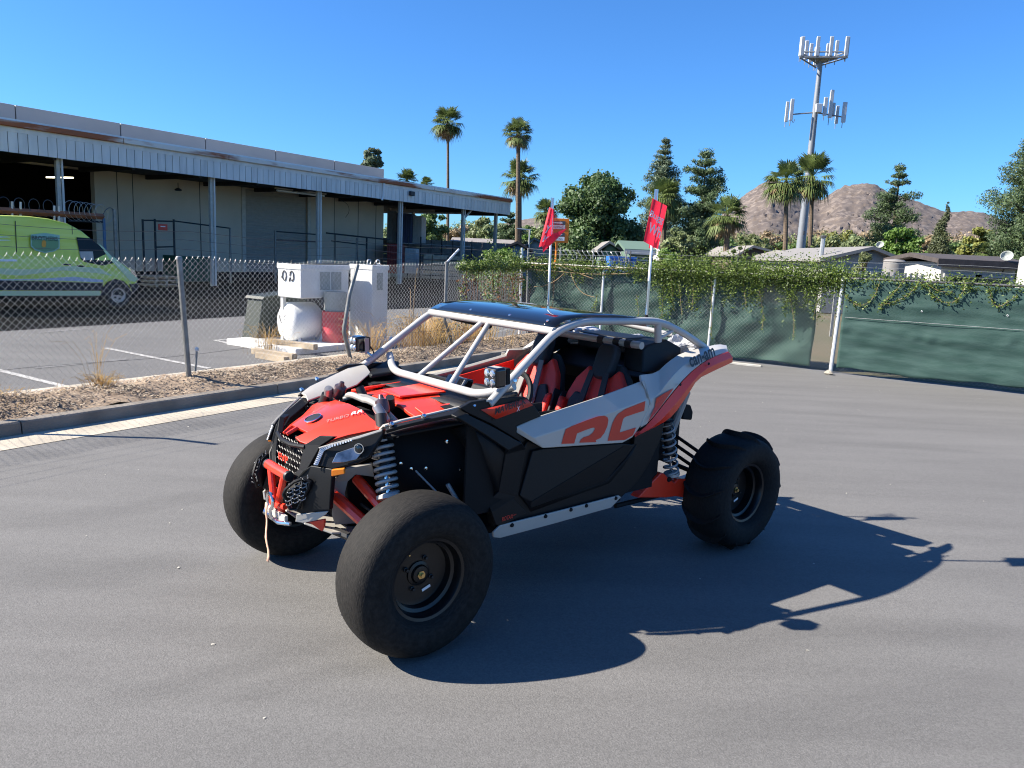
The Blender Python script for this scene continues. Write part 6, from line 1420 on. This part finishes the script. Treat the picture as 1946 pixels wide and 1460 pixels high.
for i in range(3):
    (x0, y0), (x1, y1) = tri[i], tri[(i+1) % 3]
    for dz in (-.25, .25): MB().tube([(x0, y0, pz+dz), (x1, y1, pz+dz)], .07, 6).build('platform_rail', 'mast_grey', mast)
    MB().tube([(0, 0, pz-.5), (x0, y0, pz)], .08, 6).build('platform_arm', 'mast_grey', mast)
    for q in (.04, .36, .64, .96): ant(x0+(x1-x0)*q, y0+(y1-y0)*q, pz+.75, 1.75, .33)
MB().prism([(x*.75, y*.75, pz-.12) for x, y in tri], (0, 0, .1)).build('platform_grate', 'mast_grey', mast)
mz2 = world(1550, 212, YM)[2]
for x, y, dz, h, w in ((-2.4, -.3, .0, 2.0, .34), (-2.1, .5, .1, 1.9, .30), (-2.65, .3, -.1, 1.9, .30), (.75, -.5, .4, 1.7, .36), (1.35, -.3, .7, 2.6, .36), (1.9, .3, .3, 1.3, .24), (2.75, -.2, .0, 1.9, .40), (2.4, .6, -.1, 1.7, .3), (.1, -.6, .2, .8, .6)): ant(x, y, mz2+dz, h, w)
MB().tube([(-2.4, 0, mz2-.4), (0, 0, mz2-.1)], .07, 6).build('side_arm', 'mast_grey', mast); MB().tube([(0, 0, mz2-.1), (2.7, 0, mz2-.4)], .07, 6).build('side_arm', 'mast_grey', mast)
MB().tube(chaikin([(-2.2, 0, mz2-.9), (-2.0, 0, mz2-1.2), (-1.9, 0, mz2-.8)], 1), .03, 5).build('cable_loop', 'wire_dark', mast)
for z in (mz*.25, mz*.45, mz*.75): MB().box((.0, -.42, z), (.12, .12, .35)).build('access_port', 'wire_dark', mast)

# homes beyond the fence
mat('home_white', (0.40, 0.39, 0.37), 0.7, var=0.05); mat('home_grey', (0.27, 0.265, 0.26), 0.7, var=0.05); mat('home_green', (0.10, 0.16, 0.12), 0.7); mat('roof_dark', (0.055, 0.045, 0.042), 0.85, var=0.2); mat('roof_grey', (0.22, 0.20, 0.19), 0.85, var=0.15, vscale=2); mat('roof_brown', (0.11, 0.08, 0.065), 0.85, var=0.15); mat('roof_light', (0.20, 0.19, 0.18), 0.8, var=.1); mat('home_glass', (0.02, 0.025, 0.03), 0.1, coat=.4); mat('bin_blue', (0.02, 0.13, 0.46), 0.5, var=.1); mat('home_blue', (0.16, 0.20, 0.27), .7)
def home(label, px0, px1, py_eave, py_peak, Y, wallm, roofm, depth=7.0, gable='x', trimm=None, wins=2, peak=.5):
    k = pxm(Y); a, b = world(px0, py_eave, Y), world(px1, py_eave, Y); ze = (a[2]+b[2])/2; zp = world((px0+px1)/2, py_peak, Y)[2]; w = (b[0]-a[0]); base = np.array([(a[0]+b[0])/2, Y, 0])
    t = thing('mobile_home', label, 'house', base); MB().box((0, depth/2, ze/2), (w, depth, ze)).build('wall', wallm, t)
    o = w*.5+.35
    if gable == 'x':   # ridge runs away from the camera: gable faces us
        xp = -w/2+w*peak
        MB().add([(-w/2, 0, ze), (w/2, 0, ze), (xp, 0, zp)], [(0,1,2)]).build('gable', wallm, t, solid=.05)
        for x0, x1 in ((-o, xp), (xp, o)):
            z0 = ze-.1 if x0 == -o else zp; z1 = zp if x1 == xp else ze-.1
            MB().prism([(x0, -.35, z0), (x1, -.35, z1), (x1, -.35, z1+.14), (x0, -.35, z0+.14)], (0, depth+.7, 0)).build('roof_slope', roofm, t)
    else:
        MB().prism([(-o, -.4, ze-.05), (-o, depth/2, zp), (-o, depth+.4, ze-.05), (-o, depth+.4, ze+.10), (-o, depth/2, zp+.15), (-o, -.4, ze+.10)], (2*o, 0, 0)).build('roof', roofm, t)
        MB().prism([(-o, -.42, ze-.16), (-o, -.42, ze+.06), (-o, -.37, ze+.06), (-o, -.37, ze-.16)], (2*o, 0, 0)).build('fascia', trimm or 'home_white', t)
    for i in range(wins):
        x = -w/2+w*(i+.7)/(wins+.4); f = MB().box((x, -.03, ze*.62), (1.3, .08, 1.0)).build('window', 'home_white', t); MB().box((x, -.075, ze*.62), (1.14, .02, .84)).build('pane', 'home_glass', f)
    return t
h1 = home('pale grey mobile home with dark-edged gable, chimney pipe and dish', 1568, 1716, 497, 474, 34, 'home_grey', 'roof_light', 9, 'x', wins=2, peak=.56)
MB().tube([(-1.5, 1, 2.4), (-1.5, 1, 3.3)], .10, 8).build('flue_pipe', 'galv', h1); MB().lathe([(.13,0),(.15,.08),(.1,.12),(0,.12)], (-1.5, 1, 3.28), (0,0,1), 8).build('flue_cap', 'wire_dark', h1)
def dish(e, p, s=.17): MB().lathe([(0,0),(s*.5,.03),(s*.9,.10),(s,.14)], p, (-.5,-.7,.5), 14).build('satellite_dish', 'label_grey', e, solid=.01); MB().tube([p, (p[0], p[1]+.1, p[2]-.5)], .03, 5).build('dish_mast', 'wire_dark', e)
dish(h1, (1.0, .8, world(1655, 466, 34)[2]))
h2 = home('white mobile home with dark low roof behind the right end of the screen', 1790, 1932, 501, 492, 27, 'home_white', 'roof_dark', 3.2, 'y', 'roof_dark', wins=2); dish(h2, (.8, -.2, world(1880, 489, 27)[2]), .2)
home('brown-roofed mobile home left of the phone mast foot', 1410, 1498, 486, 472, 48, 'roof_brown', 'roof_light', 8, 'x', wins=0, peak=.2)
home('low pale-roofed home between the twin palms and the gabled home', 1530, 1590, 491, 482, 40, 'home_grey', 'roof_light', 7, 'y', wins=1)
home('green and white home left of the blue dumpster', 1146, 1176, 477, 463, 44, 'home_green', 'roof_light', 7, 'x', wins=1, peak=.35)
home('teal shed with ladder rack behind the blue dumpster', 1198, 1232, 478, 462, 40, 'home_green', 'home_green', 5, 'y', wins=1)
home('blue-grey gabled home left of the corner post', 962, 1002, 475, 463, 46, 'home_blue', 'roof_dark', 7, 'x', wins=1)
home('white home behind the left flag', 1000, 1048, 474, 456, 52, 'home_white', 'roof_light', 7, 'x', wins=1, peak=.3)
home('wide grey-shingled home seen beneath the canopy end', 858, 968, 474, 455, 60, 'home_grey', 'roof_grey', 9, 'y', wins=3)
home('white trailer glimpsed right of the right flag', 1255, 1300, 470, 462, 66, 'home_white', 'roof_light', 6, 'y', wins=0)
home('pale home low behind the stout palm', 1330, 1420, 479, 470, 70, 'home_white', 'roof_light', 6, 'y', wins=1)
rv = thing('white_trailer', 'white camper trailer cut off at the right edge above the screen', 'trailer', world(1975, 520, 24)*np.array([1,1,0]))
zt2 = world(1945, 486, 24)[2]; MB().box((.3, 0, zt2/2+.2), (1.5, .9, zt2-.4)).build('shell', 'home_white', rv, bevel=.12); MB().box((-.2, -.52, zt2*.6), (.5, .03, .5)).build('window', 'home_glass', rv); MB().lathe([(.3,-.1),(.34,0),(.3,.1)], (0, -.3, .34), (0,1,0), 16).build('wheel', 'van_black', rv)
wt_ = thing('water_tank', 'pale rusty-topped cylindrical tank in front of the gabled home', 'tank', world(1697, 520, 26)*np.array([1,1,0])); zz_ = world(1697, 494, 26)[2]
MB().lathe([(0,0),(.34,0),(.34,zz_-.08),(.36,zz_-.06),(.30,zz_),(0,zz_+.03)], (0,0,0), (0,0,1), 20).build('shell', 'roof_light', wt_)
pf = thing('picket_railing', 'grey picket railing in front of the gabled home', 'fence', world(1650, 540, 22)*np.array([1,1,0]))
for i in range(16): MB().box((i*.16-.9, 0, .95), (.07, .03, 1.9)).build('picket', 'home_grey', pf)
MB().box((.3, .03, 1.75), (2.6, .03, .08)).build('rail', 'home_grey', pf)
db = thing('roll_off_dumpster', 'bright blue ribbed dumpster beyond the vines between the flags', 'dumpster', world(1182, 520, 36)*np.array([1,1,0]))
zz_ = world(1182, 488, 36)[2]; zl_ = world(1182, 500, 36)[2]-.9; w_b = 24*pxm(36)
MB().box((0, .8, (zz_+zl_)/2), (2*w_b, 1.6, zz_-zl_)).build('bin', 'bin_blue', db, bevel=.03)
for i in range(6): MB().box((-w_b+.12+i*(2*w_b-.24)/5, -.04, (zz_+zl_)/2), (.10, .10, zz_-zl_-.1)).build('bin_rib', 'bin_blue', db)
MB().box((0, -.05, zz_-.04), (2*w_b+.06, .12, .10)).build('bin_lip', 'bin_blue', db)
# containers, pallets and block wall under the canopy end
mat('cont_white', (0.45, 0.45, 0.44), .6, var=.1); mat('cont_blue', (0.035, 0.055, 0.13), .6); mat('cont_red', (0.30, 0.05, 0.045), .7, var=.2); mat('block_grey', (0.26, 0.255, 0.25), .9, var=.15, vscale=3)
def crate(name, label, px0, px1, py0, py1, Y, m, cat, depth=2.4, rib=True):
    a, b = world(px0, py0, Y), world(px1, py0, Y); zl = world((px0+px1)/2, py1, Y)[2]; t = thing(name, label, cat, np.array([(a[0]+b[0])/2, Y, 0])); w = b[0]-a[0]; z1 = a[2]; z0 = max(0, zl)
    MB().box((0, depth/2, (z0+z1)/2), (w, depth, z1-z0)).build('shell', m, t, bevel=.02)
    if rib:
        for i in range(7): MB().box((-w/2+w*(i+.5)/7, -.03, (z0+z1)/2), (w/18, .06, (z1-z0)*.94)).build('rib', m, t)
    return t
crate('shipping_container', 'blue-fronted container beneath the canopy end', 754, 783, 405, 462, 50, 'cont_blue', 'container'); crate('shipping_container', 'white container right of the blue one beneath the canopy', 783, 802, 410, 462, 50.5, 'cont_white', 'container'); crate('shipping_container', 'graffitied white container left of the blue one', 736, 754, 400, 462, 50.8, 'cont_white', 'container')
crate('red_skip', 'rusty red skip below the containers beside the wall end', 736, 758, 463, 520, 46, 'cont_red', 'skip'); crate('storage_cage', 'white storage tank crate beneath the canopy', 770, 792, 472, 520, 45, 'cont_white', 'crate', 1.2)
for i, (a_, b_) in enumerate(((805, 821), (822, 850), (853, 872))):
    t = crate('pallet_pile', ('short pile of pale pallets under the canopy, leftmost', 'middle pile of brown pallets under the canopy', 'pallet pile nearest the leaning fence arm')[i], a_, b_, 483+i*2, 520, 44, 'timber', 'pallets', 1.2, rib=False)
    for k in range(5): MB().box((0, -.03, .25+k*.30), ((b_-a_)*pxm(44)*1.02, .06, .05)).build('pallet_gap', 'pipe_dark', t)
bw_ = thing('block_wall', 'grey concrete block wall beneath the canopy beyond the pickets', 'wall', world(860, 470, 54)*np.array([1,1,0])); zz_ = world(860, 458, 54)[2]
for rw2 in range(5):
    for cl in range(14): MB().box(((cl-7+.5*(rw2 % 2))*.82, 0, zz_*(rw2+.5)/5), (.80, .3, zz_/5-.02)).build('block', 'block_grey', bw_)
# street sign
mat('sign_orange', (0.80, 0.20, 0.01), .5); sg = thing('warning_sign', 'orange street sign with white arrow panels behind the left flag', 'sign', world(1057, 480, 21)*np.array([1,1,0])); k = pxm(21)
zt3, zb3 = world(1057, 415, 21)[2], world(1057, 461, 21)[2]
MB().box((0, 0, (zt3+zb3)/2), (41*k, .02, zt3-zb3)).build('sign_plate', 'sign_orange', sg, bevel=.004); MB().tube([(0, .04, 0), (0, .04, zt3-.1)], .03, 8).build('sign_post', 'sign_orange', sg)
for j, zc in enumerate((.72, .24)):
    z = zb3+(zt3-zb3)*zc; MB().box((.0, -.014, z+.06), (27*k, .006, .10)).build('arrow_panel', 'wire_dark', sg); MB().box((0, -.014, z-.05), (27*k, .006, .10)).build('word_panel', 'white_sticker', sg)
    MB().add([(-.12, -.019, z+.045), (.05, -.019, z+.045), (.05, -.019, z+.02), (.14, -.019, z+.06), (.05, -.019, z+.10), (.05, -.019, z+.075), (-.12, -.019, z+.075)], [tuple(range(7))]).build('arrow', 'white_sticker', sg, smooth=None)
    text('sign_lettering', 'SHIPPING' if j == 0 else 'RECEIVING', 'wire_dark', sg, (-.15, -.0185, z-.085), (1, 0, 0), (0, 0, 1), .30, .06)
gl = thing('street_lamp', 'thin grey street lamp pole with arm left of the left flag', 'street lamp', world(1005, 470, 48)*np.array([1,1,0])); zz_ = world(1003, 437, 48)[2]
MB().tube([(0, 0, 0), (0, 0, zz_)], .06, 6).build('pole', 'galv', gl); MB().tube([(-.8, 0, zz_+.05), (.1, 0, zz_)], .04, 5).build('arm', 'galv', gl)

# hills
def hill_mat():
    m = bpy.data.materials.new('hill_rock'); m.use_nodes = True; t = m.node_tree; b = t.nodes['Principled BSDF']; tc = t.nodes.new('ShaderNodeTexCoord')
    n = t.nodes.new('ShaderNodeTexNoise'); n.inputs['Scale'].default_value = .022; n.inputs['Detail'].default_value = 12; n.inputs['Roughness'].default_value = .78; t.links.new(tc.outputs['Object'], n.inputs[0])
    r_ = t.nodes.new('ShaderNodeValToRGB'); e = r_.color_ramp.elements; e[0].position = .34; e[0].color = (.062, .050, .046, 1); e[1].position = .66; e[1].color = (.135, .104, .078, 1); q = e.new(.5); q.color = (.092, .073, .063, 1); t.links.new(n.outputs['Fac'], r_.inputs[0])
    v = t.nodes.new('ShaderNodeTexVoronoi'); v.inputs['Scale'].default_value = .13; t.links.new(tc.outputs['Object'], v.inputs[0]); s_ = t.nodes.new('ShaderNodeSeparateColor'); t.links.new(v.outputs['Color'], s_.inputs[0])
    mr = t.nodes.new('ShaderNodeMapRange'); mr.inputs[1].default_value = .55; mr.inputs[2].default_value = .95; mr.inputs[3].default_value = 0; mr.inputs[4].default_value = .75; t.links.new(s_.outputs[0], mr.inputs[0])
    mx = t.nodes.new('ShaderNodeMix'); mx.data_type = 'RGBA'; t.links.new(mr.outputs[0], mx.inputs[0]); t.links.new(r_.outputs[0], mx.inputs[6]); mx.inputs[7].default_value = (.19, .155, .13, 1); t.links.new(mx.outputs[2], b.inputs['Base Color']); b.inputs['Roughness'].default_value = .95
    return m
HM = hill_mat()
def hill(name, ridge, Y, Ynear, seed, m, zbase=0, rough=1.0):
    r = np.random.RandomState(seed); xs = np.array([p[0] for p in ridge]); ys = np.array([p[1] for p in ridge]); rows = []; NX, NZ = 220, 60; X = np.linspace(xs[0], xs[-1], NX)
    pk = [world(x, np.interp(x, xs, ys), Y) for x in X]
    ph = r.rand(40, 3)*6.28
    def nz(x, y):
        v = 0
        for q in range(12): f = .008*1.45**q; v += math.sin(x*f*math.cos(ph[q, 2])+y*f*math.sin(ph[q, 2])+ph[q, 0])*math.cos(y*f*.9+ph[q, 1])/1.35**q
        return v
    for j in range(NZ+1):
        f = j/NZ; row = []
        for p in pk:
            y = Ynear+(Y-Ynear)*f if f <= 1 else Y; sc = y/Y; z = (p[2])*(f**1.15); x = p[0]*(.55+.45*f)/1.0 if False else p[0]*sc
            z += nz(x, y)*p[2]*.018*rough*min(1, f*3)*(1-f*.55)+ (r.normal(0, .009)*p[2] if f < .97 else r.normal(0, .005)*p[2])
            row.append((x, y, max(zbase, z)))
        rows.append(row)
    rows.append([(p[0]*1.4, Y*1.4, -1) for p in pk])
    return struct(name, MB().grid(rows), m, smooth=70)
hill('hill', [(1150, 500), (1250, 470), (1340, 436), (1385, 395), (1412, 372), (1440, 352), (1470, 338), (1500, 352), (1530, 372), (1562, 380), (1580, 366), (1605, 352), (1625, 350), (1645, 346), (1665, 349), (1690, 365), (1720, 374), (1760, 388), (1800, 402), (1840, 400), (1870, 404), (1910, 420), (1960, 440), (2060, 480), (2200, 510)], 1100, 420, 3, HM)
hill('far_hill', [(560, 480), (760, 455), (860, 440), (940, 428), (990, 418), (1030, 412), (1070, 418), (1150, 432), (1230, 448), (1330, 470)], 1500, 700, 5, HM)
hill('low_hill', [(600, 480), (780, 450), (850, 440), (900, 434), (960, 438), (1080, 450), (1200, 450), (1290, 440), (1400, 450), (1500, 470)], 700, 320, 9, mat('hill_scrub', (0.11, 0.095, 0.05), .95, col2=(0.045, 0.055, 0.025), vscale=.05, vdet=10))
